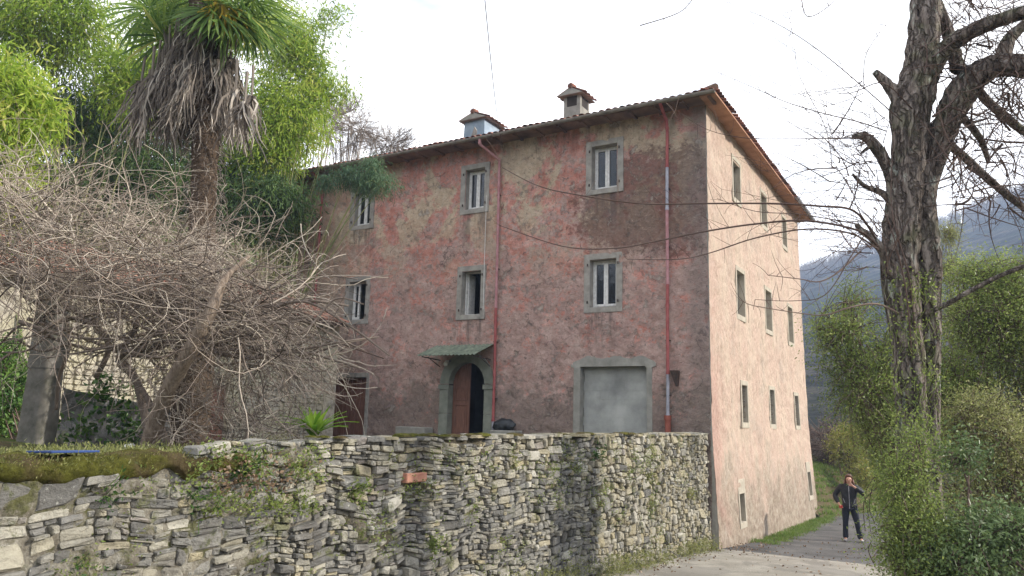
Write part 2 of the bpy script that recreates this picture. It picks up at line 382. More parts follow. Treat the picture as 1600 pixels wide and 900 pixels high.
M_ivy = leafmat('ivy_leaf', [(0, (.02, .055, .012)), (.5, (.06, .14, .028)), (1, (.19, .31, .07))], .3, .35)
M_yellowbush = leafmat('yellow_green_leaf', [(0, (.14, .15, .03)), (.5, (.30, .30, .07)), (1, (.48, .42, .13))], .4)
M_grass = leafmat('grass_blade', [(0, (.07, .12, .02)), (.5, (.15, .24, .045)), (.85, (.24, .33, .08)), (1, (.34, .31, .15))], .4)
M_strap = leafmat('bright_strap_leaf', [(0, (.16, .34, .03)), (1, (.42, .62, .08))], .5, .4)
M_palm = leafmat('palm_leaf', [(0, (.06, .12, .03)), (.5, (.14, .24, .06)), (.85, (.30, .40, .09)), (1, (.46, .48, .14))], .45, .35)
M_palmy = leafmat('yellowing_palm_leaf', [(0, (.30, .32, .05)), (.5, (.55, .42, .05)), (1, (.62, .36, .04))], .35, .45)
M_dead = leafmat('dead_palm_leaf', [(0, (.085, .068, .056)), (.45, (.23, .195, .165)), (.8, (.43, .38, .325)), (1, (.60, .545, .47))], .15, .9)
M_vine = leafmat('dry_vine_bark', [(0, (.07, .052, .04)), (.3, (.16, .125, .10)), (.55, (.31, .25, .205)), (.8, (.48, .41, .33)), (1, (.64, .56, .45))], 0, .85)
M_twig = leafmat('brown_twig_bark', [(0, (.055, .035, .03)), (.5, (.13, .085, .07)), (1, (.27, .20, .16))], 0, .85)
M_grey_twig = leafmat('grey_twig_bark', [(0, (.14, .11, .09)), (.5, (.26, .21, .175)), (1, (.42, .36, .30))], 0, .85)
M_culm = leafmat('bamboo_culm', [(0, (.10, .13, .04)), (1, (.30, .30, .12))], 0, .5)
M_palmtrunk = simple('fibrous_palm_trunk', (.045, .032, .024), (.20, .145, .105), 18, .97, 1, .04, .05, stretch=(1, 1, 1.8))

# ------------------------------------------------------------------ ground, road, terrace
HA = rad(31.05)
hx = Vector((math.cos(HA), -math.sin(HA), 0)); hy = Vector((math.sin(HA), math.cos(HA), 0))
CORNER = Vector((4.248, 16.0, 0))
def H(x, y, z=0): return CORNER + hx * x + hy * y + Vector((0, 0, z))
def loc(p): d = Vector((p[0], p[1], 0)) - CORNER; return d.dot(hx), d.dot(hy)
def sstep(a, b, x): t = max(0, min(1, (x - a) / (b - a))); return t * t * (3 - 2 * t)
def gz(X, Y):
    s = .029 * X + .0516 * Y
    s = max(-1.0, s)
    if s > 1.2: s = 1.2 + (s - 1.2) * .5
    return -min(s, 2.6)

ROAD_L = [(-9.0, -6.0), (-3.2, 3.6), (0.1, 9.05), (2.2, 12.55), (4.32, 16.05), (5.0, 16.9), (7.5, 20.9), (10.5, 25.7), (13.0, 29.3), (18, 33.5), (27, 37)]
ROAD_R = [(1.0, -6.0), (2.7, 3.0), (4.6, 8.4), (6.1, 11.6), (7.4, 14.4), (8.3, 15.7), (10.6, 19.6), (13.2, 23.6), (15.8, 26.4), (20, 29.5), (28, 32)]
def strip(name, L, R, mat, dz, nu=10, nv=8, **k):
    V = []; F = []; rows = 0
    for i in range(len(L) - 1):
        for q in range(nu if i < len(L) - 2 else nu + 1):
            t = q / nu
            a = Vector(L[i]).lerp(Vector(L[i + 1]), t); b = Vector(R[i]).lerp(Vector(R[i + 1]), t)
            for j in range(nv + 1):
                p = a.lerp(b, j / nv); V.append((p.x, p.y, gz(p.x, p.y) + dz + .012 * nz3(p.x * .6, p.y * .6)))
            rows += 1
    for i in range(rows - 1):
        for j in range(nv):
            o = i * (nv + 1) + j; F.append((o, o + 1, o + nv + 2, o + nv + 1))
    return link(name, npmesh(name, V, F, smooth=True), mat, **k)
strip('asphalt_road', ROAD_L[4:], ROAD_R[4:], M_road, .030, kind='structure')
strip('concrete_road', ROAD_L[:5], ROAD_R[:5], M_conc, .036, kind='structure')

def ridge(az):
    """tangent of the skyline elevation by azimuth in degrees"""
    P = [(-180, .18), (-100, .22), (-60, .22), (-30, .19), (0, .14), (14, .155), (19, .18), (22, .198), (25, .212), (28, .232), (31, .246), (35, .27), (42, .28), (60, .26), (90, .20), (130, .18), (180, .18)]
    for (a, b), (c, d) in zip(P, P[1:]):
        if a <= az <= c: return b + (d - b) * (az - a) / (c - a)
    return .2
def hz_(X, Y):
    r = math.hypot(X, Y); az = math.degrees(math.atan2(X, Y))
    R0, R1 = 70, 420
    if r < R0: return 0
    t = min(1, (r - R0) / (R1 - R0))
    z = ridge(az) * R1 * (t ** 1.15)
    z += 14 * nz3(X * .012, Y * .012) * t * (1 - .85 * t) + 1.2 * nz3(X * .05, Y * .05) * t
    if r > R1: z -= (r - R1) * .25
    return z
V = []; F = []; NA = 240; radii = [0, 4, 8, 12, 16, 20, 25, 30, 36, 44, 55, 70, 85, 100, 120, 140, 165, 190, 215, 240, 270, 300, 330, 360, 390, 420, 460, 520]
for r in radii:
    for k in range(NA):
        a = 2 * math.pi * k / NA; X, Y = r * math.sin(a), r * math.cos(a)
        z = gz(max(-8, min(X, 40)), max(-5, min(Y, 45))) - .05
        lx, ly = loc((X, Y))
        if lx > 3.8: z -= .18 * max(0, min(lx - 6, 12)) if ly < 6 else 0
        z += hz_(X, Y); V.append((X, Y, z))
for i in range(len(radii) - 1):
    for k in range(NA):
        k2 = (k + 1) % NA; F.append((i * NA + k, (i + 1) * NA + k, (i + 1) * NA + k2, i * NA + k2))
me = npmesh('ground', V, F, smooth=True)
me.materials.append(M_soil); me.materials.append(M_hill)
for p in me.polygons: p.material_index = 1 if math.hypot(*p.center[:2]) > 60 else 0
link('ground', me, kind='structure')

# terrace behind the retaining wall (wall frame: s metres from the house corner towards the camera)
def ter_z(x, y):
    s = -y
    return .45 + .72 * sstep(7.5, 11.5, s) + .35 * sstep(-4, -12, x) * sstep(4, 9, s)
V = []; F = []; nx, ny = 60, 70
for i in range(nx + 1):
    for j in range(ny + 1):
        x = -.30 - 24 * (i / nx) ** 1.4; y = -.02 - 20 * j / ny
        p = H(x, y); V.append((p.x, p.y, ter_z(x, y) + .05 * nz3(x * 1.3, y * 1.3)))
for i in range(nx):
    for j in range(ny):
        o = i * (ny + 1) + j; F.append((o, o + 1, o + ny + 2, o + ny + 1))
link('terrace_ground', npmesh('terrace_ground', V, F, smooth=True), M_soil, kind='structure')
# slope rising behind outbuilding and house
V = []; F = []; nx, ny = 40, 60
for i in range(nx + 1):
    for j in range(ny + 1):
        x = -13.0 - 26 * i / nx; y = -22 + 60 * j / ny
        p = H(x, y); V.append((p.x, p.y, .1 + .52 * max(0, -13.0 - x) + .25 * nz3(x * .4, y * .4) + max(0, (-13 - x)) * .01 * max(0, y)))
for i in range(nx):
    for j in range(ny):
        o = i * (ny + 1) + j; F.append((o, o + 1, o + ny + 2, o + ny + 1))
link('wooded_slope', npmesh('wooded_slope', V, F, smooth=True), M_soil, kind='structure')

# ------------------------------------------------------------------ the house
HOUSE = empty('country_house', CORNER, -HA, label='tall three-storey pink country house with peeling plaster and tiled roof above the stone wall', cat='house')
LX, LY, ZT, ZB = 12.6, 10.75, 8.70, -2.2
fmap = lambda s, o, z: (-s, -o, z)        # front: s = metres left of the corner, o = outwards
smap = lambda s, o, z: (o, s, z)          # side:  s = metres along the road

def chip(z): return .010 + .035 * max(0, nz3(z * 5.0, 3, 7) + .4 * nz3(z * 17, 8, 2)) + .02 * max(0, nz3(z * .8, 30))
def gridwall(name, smap_, s0, s1, z0, z1, holes, step, mat, amp, seed, batter=None, hgap=.0):
    def lines(a, b, ex):
        L = [a + (b - a) * i / max(1, round((b - a) / step)) for i in range(round((b - a) / step) + 1)]
        for e in ex:
            L = [q for q in L if abs(q - e) > step * .45 or q in (a, b)] + [e]
        return sorted(set(round(q, 4) for q in L))
    SS = lines(s0, s1, [h[0] for h in holes] + [h[1] for h in holes]); ZZ = lines(z0, z1, [h[2] for h in holes] + [h[3] for h in holes])
    idx = {}; V = []; F = []
    def vid(i, j):
        if (i, j) not in idx:
            s, z = SS[i], ZZ[j]; k = 1
            for h in holes:
                d = max(h[0] - s, s - h[1], h[2] - z, z - h[3]); k = min(k, max(0, d / .12))
            d = amp * (nz3(s * 1.1 + seed, z * 1.1) * .9 + nz3(s * 3.1 + seed, z * 3.1, 4) * .8 + nz3(s * 8.5, z * 8.5 if name != 'side_wall' else z * 5.5, seed) * .65)
            if i in (0,) or s > s1 - .01: d = max(d, -.004) * .4
            o = d * k
            if batter: o += batter(s, z)
            idx[(i, j)] = len(V); V.append(smap_(s + (chip(z) if i == 0 else 0), o, z))
        return idx[(i, j)]
    for i in range(len(SS) - 1):
        for j in range(len(ZZ) - 1):
            cs, cz = (SS[i] + SS[i + 1]) / 2, (ZZ[j] + ZZ[j + 1]) / 2
            if any(h[0] < cs < h[1] and h[2] < cz < h[3] for h in holes): continue
            F.append((vid(i, j), vid(i + 1, j), vid(i + 1, j + 1), vid(i, j + 1)))
    me = npmesh(name, V, F, smooth=True)
    bm = bmesh.new(); bm.from_mesh(me); bmesh.ops.recalc_face_normals(bm, faces=bm.faces); bm.to_mesh(me); bm.free()
    return link(name, me, mat, HOUSE)

FW = [(2.13, 2.80, 7.04, 8.12, 'shut'), (5.88, 6.49, 6.99, 8.08, 'shut'), (9.80, 10.42, 6.97, 7.95, 'shut'),
      (2.15, 2.82, 4.19, 5.32, 'shut'), (5.89, 6.48, 4.18, 5.32, 'open'), (9.77, 10.40, 4.21, 5.31, 'half')]
SWN = [(2.20, 2.88, 7.13, 8.10), (5.18, 5.86, 7.17, 8.08), (8.02, 8.65, 7.17, 8.06),
       (2.32, 3.05, 4.22, 5.30), (5.37, 6.10, 4.21, 5.31), (8.33, 9.02, 4.17, 5.27),
       (2.53, 3.05, 1.64, 2.53), (5.53, 6.07, 1.62, 2.55), (8.72, 9.26, 1.60, 2.52),
       (1.78, 2.22, -.58, .04), (9.62, 10.10, -.62, .13)]
ARCH = (5.67, 6.76, .47, 2.96); GAR = (1.42, 3.04, .47, 2.81); DOOR = (9.55, 10.82, .47, 2.59)
gridwall('front_wall', fmap, 0, LX, ZB, ZT, [h[:4] for h in FW] + [ARCH, GAR, DOOR], .05, M_front, .034, 3)
def side_batter(s, z):
    b = .13 * sstep(2.2, -1.6, z)
    return b
def side_map(s, o, z):   # the far corner leans out towards its foot
    e = sstep(5.0, LY, s) * .95 * (max(0, 8.6 - z) / 10.0) ** 1.7
    return (o, s + e, z)
gridwall('side_wall', side_map, 0, LY, ZB, ZT, SWN, .05, M_side, .030, 11, side_batter)
# near edge of the side wall folds back onto the front face
mb = MB()
zs = [ZB + (ZT - ZB) * i / 218 for i in range(219)]
for a, b in zip(zs, zs[1:]):
    mb.add([(-chip(a) - .006, .004, a), (side_batter(0, a) * .5, .010, a), (side_batter(0, a) - .004, chip(a) + .006, a), (side_batter(0, b) - .004, chip(b) + .006, b), (side_batter(0, b) * .5, .010, b), (-chip(b) - .006, .004, b)], [(0, 1, 4, 5), (1, 2, 3, 4)])
mb.obj('corner_edge', M_cement, HOUSE)
mb = MB()
mb.add([(-LX, LY, ZB), (0, LY, ZB), (0, LY, ZT), (-LX, LY, ZT)], [(0, 1, 2, 3)]); mb.obj('back_wall', M_side, HOUSE)
mb = MB(); mb.add([(-LX, 0, ZB), (-LX, LY, ZB), (-LX, LY, ZT), (-LX, 0, ZT)], [(0, 1, 2, 3)]); mb.obj('end_wall', M_side, HOUSE)
mb = MB()
for z in (.40, 3.25, 6.1): mb.box((-LX + .05, .3, z), (-.3, LY - .05, z + .07))
for y in (3.4,): mb.box((-LX + .05, y, ZB), (-.3, y + .1, ZT))
for x in (-4.2, -8.3): mb.box((x, .3, .4), (x + .1, 3.4, ZT))
mb.obj('light_stop_walls', M_dark, HOUSE)  # unseen floors and partitions added to stop light leaking through the house

def frame_ring(mb, s0, s1, z0, z1, w, o0, o1, wb=None, wt=None):
    wb = w if wb is None else wb; wt = w if wt is None else wt
    mb.box((s0 - w, o0, z0 - wb), (s0, o1, z1 + wt)); mb.box((s1, o0, z0 - wb), (s1 + w, o1, z1 + wt))
    mb.box((s0, o0, z1), (s1, o1, z1 + wt)); mb.box((s0, o0, z0 - wb), (s1, o1, z0))

def casement(mb, s0, s1, z0, z1, o0, o1, w=.05):
    mb.box((s0, o0, z0), (s0 + w, o1, z1)); mb.box((s1 - w, o0, z0), (s1, o1, z1))
    mb.box((s0 + w, o0, z1 - w), (s1 - w, o1, z1)); mb.box((s0 + w, o0, z0), (s1 - w, o1, z0 + w))

for s0, s1, z0, z1, kind in FW:
    mb = MB(fmap)
    frame_ring(mb, s0, s1, z0, z1, .15, -.26, .022, .13, .14)
    w = mb.obj('window', M_sur, HOUSE, bevel=.006)
    mb = MB(fmap); d0, d1 = -.225, -.17
    frame_ring(mb, s0 + .035, s1 - .035, z0 + .035, z1 - .035, .032, d0, d1); mb.obj('frame', M_white, w, bevel=.003)
    a, b = s0 + .037, s1 - .037; zb, zt = z0 + .037, z1 - .037; mid = (a + b) / 2
    if kind == 'shut':
        for (p, q) in ((a, mid - .002), (mid + .002, b)):
            mb = MB(fmap); casement(mb, p, q, zb, zt, d0 + .012, d1 + .012, .052); mb.obj('casement', M_white, w, bevel=.003)
            mb = MB(fmap); mb.box((p + .05, d0 + .025, zb + .05), (q - .05, d0 + .031, zt - .05)); mb.obj('pane', M_glass, w)
    else:
        # inward-opened casements: hinged at the jambs
        mb = MB(fmap); mb.box((b - .035, -.52 if kind == 'open' else -.235, zb), (b, d0, zt)); mb.obj('casement', M_white, w, bevel=.003)
        if kind == 'half':
            mb = MB(fmap); casement(mb, mid + .05, b, zb, zt, d0 + .012, d1 + .012, .06); mb.obj('casement', M_white, w, bevel=.003)
            mb = MB(fmap); mb.box((mid + .10, d0 + .025, zb + .05), (b - .05, d0 + .031, zt - .05)); mb.obj('pane', M_glass, w)
    mb = MB(fmap)                          # little hinge pins left in the stone
    for zz in (z0 + .12, z1 - .12):
        for ss in (s0 - .05, s1 + .05): mb.box((ss - .012, .028, zz - .03), (ss + .012, .055, zz + .03))
    mb.obj('hinge_pin', M_iron, w, kind='stuff')

for i, (s0, s1, z0, z1) in enumerate(SWN):
    row = 0 if i < 3 else 1 if i < 6 else 2 if i < 9 else 3
    mb = MB(lambda s, o, z: side_map(s, o + side_batter(s, z), z))
    frame_ring(mb, s0, s1, z0, z1, .085 if row < 3 else .08, -.24, .018, .13, .11 if row < 3 else .32)
    w = mb.obj('window', M_sur_side, HOUSE, bevel=.005)
    if row < 2:
        mb = MB(side_map); c = (s0 + s1) / 2
        for a, b in ((s0, c - .004), (c + .004, s1)):
            mb = MB(side_map); mb.box((a, -.20, z0), (b, -.16, z1)); casement(mb, a, b, z0, z1, -.16, -.145, .06); mb.obj('shutter', M_shut, w)
    elif row == 2:
        mb = MB(side_map)
        for k in range(1, 7): z = z0 + (z1 - z0) * k / 7; mb.tube([(s0, -.05, z), (s1, -.05, z)], .009, 5)
        for k in (1, 2): s = s0 + (s1 - s0) * k / 3; mb.tube([(s, -.068, z0), (s, -.068, z1)], .009, 5)
        mb.obj('grille', M_iron, w)
        mb = MB(side_map); mb.box((s0, -.22, z0), (s1, -.21, z1)); mb.obj('pane', M_glass, w)
    else:
        mb = MB(side_map); mb.box((s0, -.20, z0), (s1, -.18, z1)); mb.obj('pane', M_dark, w)  # dark sheet instead of glass, standing in for the unlit basement

# arched portal
a0, a1, az0, az1 = ARCH; ac, ar = (a0 + a1) / 2, (a1 - a0) / 2; zsp = az1 - ar
mb = MB(fmap)
N = 16; inner = [(ac + ar * math.cos(math.pi * k / N), zsp + ar * math.sin(math.pi * k / N)) for k in range(N + 1)]
OR = ar + .27
outer = [(ac + OR * math.cos(math.pi * k / N), zsp + OR * math.sin(math.pi * k / N)) for k in range(N + 1)]
for k in range(N):
    (i0, j0), (i1, j1) = inner[k], inner[k + 1]; (p0, q0), (p1, q1) = outer[k], outer[k + 1]
    g = .004 if k % 3 == 0 else 0
    mb.add([(i0, .035, j0), (p0, .035, q0), (p1, .035, q1), (i1, .035, j1), (i0, -.3, j0), (p0, -.3, q0), (p1, -.3, q1), (i1, -.3, j1)],
           [(0, 1, 2, 3), (0, 3, 7, 4), (1, 5, 6, 2), (4, 7, 6, 5)])
portal = mb.obj('portal', M_arch, HOUSE)
for sd in (a0 - .27, a1):
    z = az0
    for h in (.48, .72, .72):
        zt = min(z + h, zsp - .005); mb = MB(fmap); mb.box((sd, -.3, z), (sd + .27, .037, zt - .006)); mb.obj('portal_stone', M_arch, portal, bevel=.006); z = zt
    mb = MB(fmap); mb.box((sd - .03, .03, zsp - .14), (sd + .30, .065, zsp - .02)); mb.obj('impost', M_arch, portal, bevel=.006)
# spandrels between arch and the rectangular hole are plastered
mb = MB(fmap)
for sgn in (0, 1):
    for k in range(N // 2):
        kk = k if sgn == 0 else N - k - 1
        (p0, q0), (p1, q1) = inner[kk], inner[kk + 1]
        mb.add([(p0, .002, q0), (p1, .002, q1), (p1, .002, az1), (p0, .002, az1)], [(0, 1, 2, 3)])
mb.obj('spandrel', M_arch, portal)
# door leaves: the left one shut, the right one swung in
mb = MB(fmap); dz0 = az0 + .01
top = lambda s: zsp + math.sqrt(max(0, ar * ar - (s - ac) ** 2)) - .005
ss = [ac + .02 + (a1 - ac - .025) * k / 10 for k in range(11)]
for p, q in zip(ss, ss[1:]):
    mb.add([(p, -.18, dz0), (q, -.18, dz0), (q, -.18, top(q)), (p, -.18, top(p)), (p, -.22, dz0), (q, -.22, dz0), (q, -.22, top(q)), (p, -.22, top(p))],
           [(0, 1, 2, 3), (4, 7, 6, 5), (0, 3, 7, 4), (1, 5, 6, 2)])
door = mb.obj('door_leaf', M_wood, HOUSE, label='shut left leaf of the arched front door, panelled brown wood')
for z0, z1 in ((dz0 + .10, dz0 + .34), (dz0 + .42, dz0 + .58), (dz0 + .66, dz0 + 1.42), (dz0 + 1.52, dz0 + 1.85)):
    mb = MB(fmap); casement(mb, ac + .08, a1 - .09, z0, z1, -.182, -.160, .025); mb.box((ac + .14, -.182, z0 + .06), (a1 - .15, -.166, z1 - .06)); mb.obj('door_panel', M_wood, door, bevel=.004)
mb = MB(fmap); mb.box((a0 + .005, -.75, dz0), (a0 + .045, -.20, zsp + .1)); mb.obj('door_leaf', M_wood, HOUSE, label='open right leaf of the arched front door, swung inwards')
# brown side door on the left
d0, d1, dz_, dz1 = DOOR
mb = MB(fmap); frame_ring(mb, d0, d1, dz_, dz1, .10, -.26, .02, 0, .13); dj = mb.obj('door_surround', M_sur, HOUSE, bevel=.006)
c = (d0 + d1) / 2
for p, q in ((d0 + .005, c - .004), (c + .004, d1 - .005)):
    mb = MB(fmap); mb.box((p, -.2, dz_), (q, -.15, dz1)); dl = mb.obj('door_leaf', M_wood, HOUSE)
    for k in range(4):
        w = (q - p) / 4; mb = MB(fmap); mb.box((p + k * w + .005, -.151, dz_ + .02), (p + (k + 1) * w - .005, -.135, dz1 - .02)); mb.obj('door_board', M_wood, dl, bevel=.003)
# walled-up garage opening
g0, g1, gz0, gz1 = GAR
mb = MB(fmap)
mb.box((g0 - .13, -.3, gz0), (g0, .02, gz1)); mb.obj('garage_jamb', M_cement, HOUSE, bevel=.006)
mb = MB(fmap); mb.box((g1, -.3, gz0), (g1 + .17, .02, gz1)); mb.obj('garage_jamb', M_cement, HOUSE, bevel=.006)
mb = MB(fmap)      # ragged cement lintel patch
pts = []
for k in range(33):
    s = g0 - .22 + (g1 - g0 + .46) * k / 32; e = min(1, min(k, 32 - k) / 6)
    pts.append((s, gz1 + .012 + (.20 + .07 * nz3(s * 3, 7) + .04 * nz3(s * 11, 3)) * (.25 + .75 * e ** .5), gz1 - .0 - (0 if g0 < s < g1 else .14 * e * (1 + nz3(s * 5, 1)))))
for (s, t, b), (s2, t2, b2) in zip(pts, pts[1:]):
    mb.add([(s, .024, b), (s2, .024, b2), (s2, .018, t2), (s, .018, t), (s, -.1, b), (s2, -.1, b2), (s2, -.1, t2), (s, -.1, t)], [(0, 1, 2, 3), (4, 7, 6, 5), (0, 4, 5, 1), (3, 2, 6, 7)])
mb.obj('lintel', M_cement, HOUSE)
mb = MB(fmap); mb.box((g0, -.28, gz0), (g1, -.20, gz1)); infill = mb.obj('garage_infill', M_cement, HOUSE)
r = 0; z = gz0
while z < gz1 - .02:
    zt = min(z + .20, gz1); s = g0 - (.2 if r % 2 else 0)
    while s < g1:
        a, b = max(s, g0), min(s + .4, g1)
        if b - a > .03:
            o = rnd(0, .0012); mb = MB(fmap); mb.box((a + .0007, -.2, z + .0007), (b - .0007, -.178 + o, zt - .0007)); mb.obj('concrete_block', M_block, infill, bevel=.0008)
        s += .4
    z = zt; r += 1

# roof: eave slab, hipped tile roof
EO, ES, EL = .50, .36, .50
X0, X1, Y0, Y1 = -LX - EL, ES, -EO, LY + .62
M_eave = simple('dark_brown_eave', (.07, .05, .042), (.30, .19, .145), 1.6, .9, .6, .03)  # front eave in a darker brown than the side soffit
mb = MB(); mb.box((X0, -.02, 8.66), (X1, Y1, 8.70)); sof = mb.obj('soffit', M_soffit, HOUSE)
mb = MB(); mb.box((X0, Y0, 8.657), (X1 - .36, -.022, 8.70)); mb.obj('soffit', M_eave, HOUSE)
mb = MB(); mb.box((X1 - .357, Y0, 8.657), (X1, -.022, 8.70)); mb.obj('soffit', M_soffit, HOUSE)
mb = MB()
x = X0 + .25
while x < X1: mb.box((x, Y0 + .03, 8.615), (x + .07, 0.0, 8.658)); x += .62
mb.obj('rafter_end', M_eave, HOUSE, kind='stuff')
PIT = .30; ZE = 8.745
def roofz(x, y): return ZE + PIT * min(x - X0, X1 - x, y - Y0, Y1 - y)
mid = (Y1 - Y0) / 2
mb = MB(); rz_ = ZE + PIT * mid - .03
A, B, C_, D_ = (X0, Y0, ZE - .03), (X1, Y0, ZE - .03), (X1, Y1, ZE - .03), (X0, Y1, ZE - .03); R1, R2 = (X0 + mid, Y0 + mid, rz_), (X1 - mid, Y0 + mid, rz_)
mb.add([A, B, C_, D_, R1, R2], [(0, 1, 5, 4), (1, 2, 5), (2, 3, 4, 5), (3, 0, 4)]); ROOF = mb.obj('roof', M_tile, HOUSE)
def tile_mesh(name, L=.44, r=.070, r2=.056, t=.012):
    mb = MB(); n = 6; vs = []
    for (yy, rr) in ((0, r), (L, r2)):
        for q in (rr, rr - t):
            for k in range(n + 1):
                a = math.pi * k / n; vs.append((q * math.cos(a), yy, q * math.sin(a) * .6))
    m = n + 1; fs = []
    for k in range(n):
        fs += [(k, k + 1, 2 * m + k + 1, 2 * m + k), (m + k, 3 * m + k, 3 * m + k + 1, m + k + 1), (k, m + k, m + k + 1, k + 1)]
    mb.add(vs, fs, .5); return mb
TILES = []
for k in range(5):
    t_ = tile_mesh('roof_tile'); t_.t = [rnd(0, 1)] * len(t_.f); me = t_.mesh('roof_tile', smooth=False); me.materials.append(M_tile); TILES.append(me)
sl = math.atan(PIT)
def lay(side, run, nrow, mbs):
    cnt = 0
    if side == 'F': w, base, ang = X1 - X0, lambda t, d: (X0 + t, Y0 + d), 0
    elif side == 'S': w, base, ang = Y1 - Y0, lambda t, d: (X1 - d, Y0 + t), 90
    elif side == 'B': w, base, ang = X1 - X0, lambda t, d: (X1 - t, Y1 - d), 180
    else: w, base, ang = Y1 - Y0, lambda t, d: (X0 + d, Y1 - t), 270
    cols = int(w / .172)
    for r_ in range(nrow):
        d = -.06 + r_ * .36
        for c_ in range(cols):
            t = (c_ + .5) * w / cols
            if d > min(t, w - t) - .05: continue
            x, y = base(t, d); z = ZE + PIT * d + rnd(-.004, .012) + r_ * .002
            if r_ == 0:
                wob = .05 * nz3(t * 1.1, ord(side[0])) ; z += max(0, wob) * .9
            mat = Matrix.Translation((x, y, z)) @ Matrix.Rotation(rad(ang) + rnd(-.04, .04), 4, 'Z') @ Matrix.Rotation(sl, 4, 'X')
            if side in 'FS' and r_ == 0:
                o = bpy.data.objects.new('roof_tile', random.choice(TILES)); COL.objects.link(o); o.parent = ROOF; o.matrix_basis = mat
            else:
                tm = tile_mesh('x'); mbs.add([mat @ Vector(v) for v in tm.v], tm.f, rnd(0, 1))
rest = MB()
lay('F', 0, 17, rest); lay('S', 0, 17, rest); lay('B', 0, 17, rest); lay('L', 0, 17, rest)
rest.obj('roof_tile', M_tile, ROOF, fix=False, kind='stuff')
for a, b in ((B, R2), (A, R1), (C_, R2), (D_, R1), (R1, R2)):
    mb = MB(); mb.tube([Vector(a) + Vector((0, 0, .09)), Vector(b) + Vector((0, 0, .09))], .085, 8, tint=.12); mb.obj('ridge_tile', M_tile, ROOF)
# gutters
def gutter(p, q, mat):
    mb = MB(); p = Vector(p); q = Vector(q); d = (q - p).normalized(); w = d.cross(Vector((0, 0, 1))); vs = []
    for e in (p, q):
        for rr in (.062, .055):
            for k in range(9):
                a = math.pi + math.pi * k / 8; vs.append(e + w * rr * math.cos(a) + Vector((0, 0, rr * math.sin(a))))
    fs = []
    for k in range(8): fs += [(k, k + 1, 19 + k, 18 + k), (9 + k, 27 + k, 28 + k, 10 + k), (k, 9 + k, 10 + k, k + 1), (18 + k, 19 + k, 28 + k, 27 + k)]
    mb.add(vs, fs); mb.obj('gutter', mat, HOUSE)
gutter((X0, Y0 - .06, 8.72), (-5.3, Y0 - .06, 8.70), M_gutter); gutter((-5.28, Y0 - .06, 8.70), (X1, Y0 - .06, 8.72), M_gutter)
gutter((X1 + .06, 8.2, 8.72), (X1 + .06, Y1, 8.71), M_zinc)
# downpipes made of lengths
def pipe(points, mats, r=.036):
    P = [Vector(p) for p in points]; top = None
    for i, (a, b) in enumerate(zip(P, P[1:])):
        mb = MB(); mb.tube([a, b], r, 10); mb.tube([b, b + (a - b).normalized() * .06], r + .008, 10)
        mb.obj('downpipe', mats[i % len(mats)], HOUSE, smooth=False)
        if i > 1 and abs(a.z - b.z) > .6:
            mb = MB(); zc = (a.z + b.z) / 2; mb.box((a.x - r - .012, a.y + 0, zc - .012), (a.x + r + .012, 0.02, zc + .012)); mb.obj('pipe_bracket', M_iron, HOUSE)
y_ = -.075
pipe([(-5.72, Y0 - .05, 8.66), (-5.71, Y0 - .05, 8.50), (-5.40, y_, 8.18), (-5.38, y_, 6.3), (-5.37, y_, 4.3), (-5.35, y_, 2.6), (-5.35, y_, 1.5), (-5.35, y_, .47)],
     [M_redpale, M_redpale, M_redpale, M_redpale, M_red, M_red, M_zinc, M_red])
pipe([(-.88, Y0 - .05, 8.66), (-.88, -.12, 8.40), (-.88, y_, 8.2), (-.89, y_, 7.3), (-.90, y_, 6.3), (-.90, y_, 4.6), (-.91, y_, 4.1), (-.91, y_, 2.62), (-.92, y_, 1.72)],
     [M_red, M_red, M_red, M_zinc, M_redpale, M_red, M_red, M_zinc, M_zinc])
mb = MB(); mb.tube([(-.92, y_, 1.74), (-.92, y_, .47)], .062, 10); mb.tube([(-.92, y_, 1.74), (-.92, y_, 1.64)], .078, 10); mb.obj('downpipe', M_rust, HOUSE, label='stout rust-red cast foot of the right downpipe')
pipe([(-11.68, Y0 - .05, 8.66), (-11.68, -.12, 8.4), (-11.68, y_, 8.2), (-11.68, y_, 5.5), (-11.68, y_, 2)], [M_red], .034)
mb = MB(); mb.add([(-.84, -.02, 2.70), (-.66, -.02, 2.70), (-.66, -.16, 2.70), (-.84, -.16, 2.70), (-.74, -.02, 2.36), (-.69, -.02, 2.36), (-.69, -.08, 2.36), (-.74, -.08, 2.36)],
               [(0, 1, 2, 3), (4, 7, 6, 5), (0, 4, 5, 1), (1, 5, 6, 2), (2, 6, 7, 3), (3, 7, 4, 0)]); mb.obj('rain_hopper', M_iron, HOUSE)  # small dark rain hopper beside the right downpipe
# canopy over the portal
mb = MB(fmap); n = 64; c0, c1 = 5.40, 7.18
vs = []; 
for k in range(n + 1):
    s = c0 + (c1 - c0) * k / n; w = .018 * math.cos(k * math.pi / 2 * 1.0)
    for o, z in ((.0, 3.40), (.42, 3.245), (.85, 3.07)):
        vs.append((s, o, z + w + .01 * nz3(s * 4, o * 5)))
mb.add(vs, [(3 * k + j, 3 * k + 3 + j, 3 * k + 4 + j, 3 * k + 1 + j) for k in range(n) for j in (0, 1)])
mb.fn = fmap; me = mb.obj('canopy', M_canopy, HOUSE)
mod = me.modifiers.new('t', 'SOLIDIFY'); mod.thickness = .006
can = me
for s in (c0 + .12, c1 - .12):
    mb = MB(fmap); mb.tube([(s, .02, 3.02), (s, .80, 3.05)], .014, 6); cb = mb.obj('canopy_bracket', M_iron, can)
    mb = MB(fmap); mb.tube([(s, .02, 2.85), (s, .55, 3.06)], .012, 6); mb.obj('canopy_strut', M_iron, can)
mb = MB(fmap); mb.tube([(6.72, .02, 3.0), (6.72, .16, 2.98)], .02, 8); mb.obj('lamp_arm', M_iron, HOUSE)
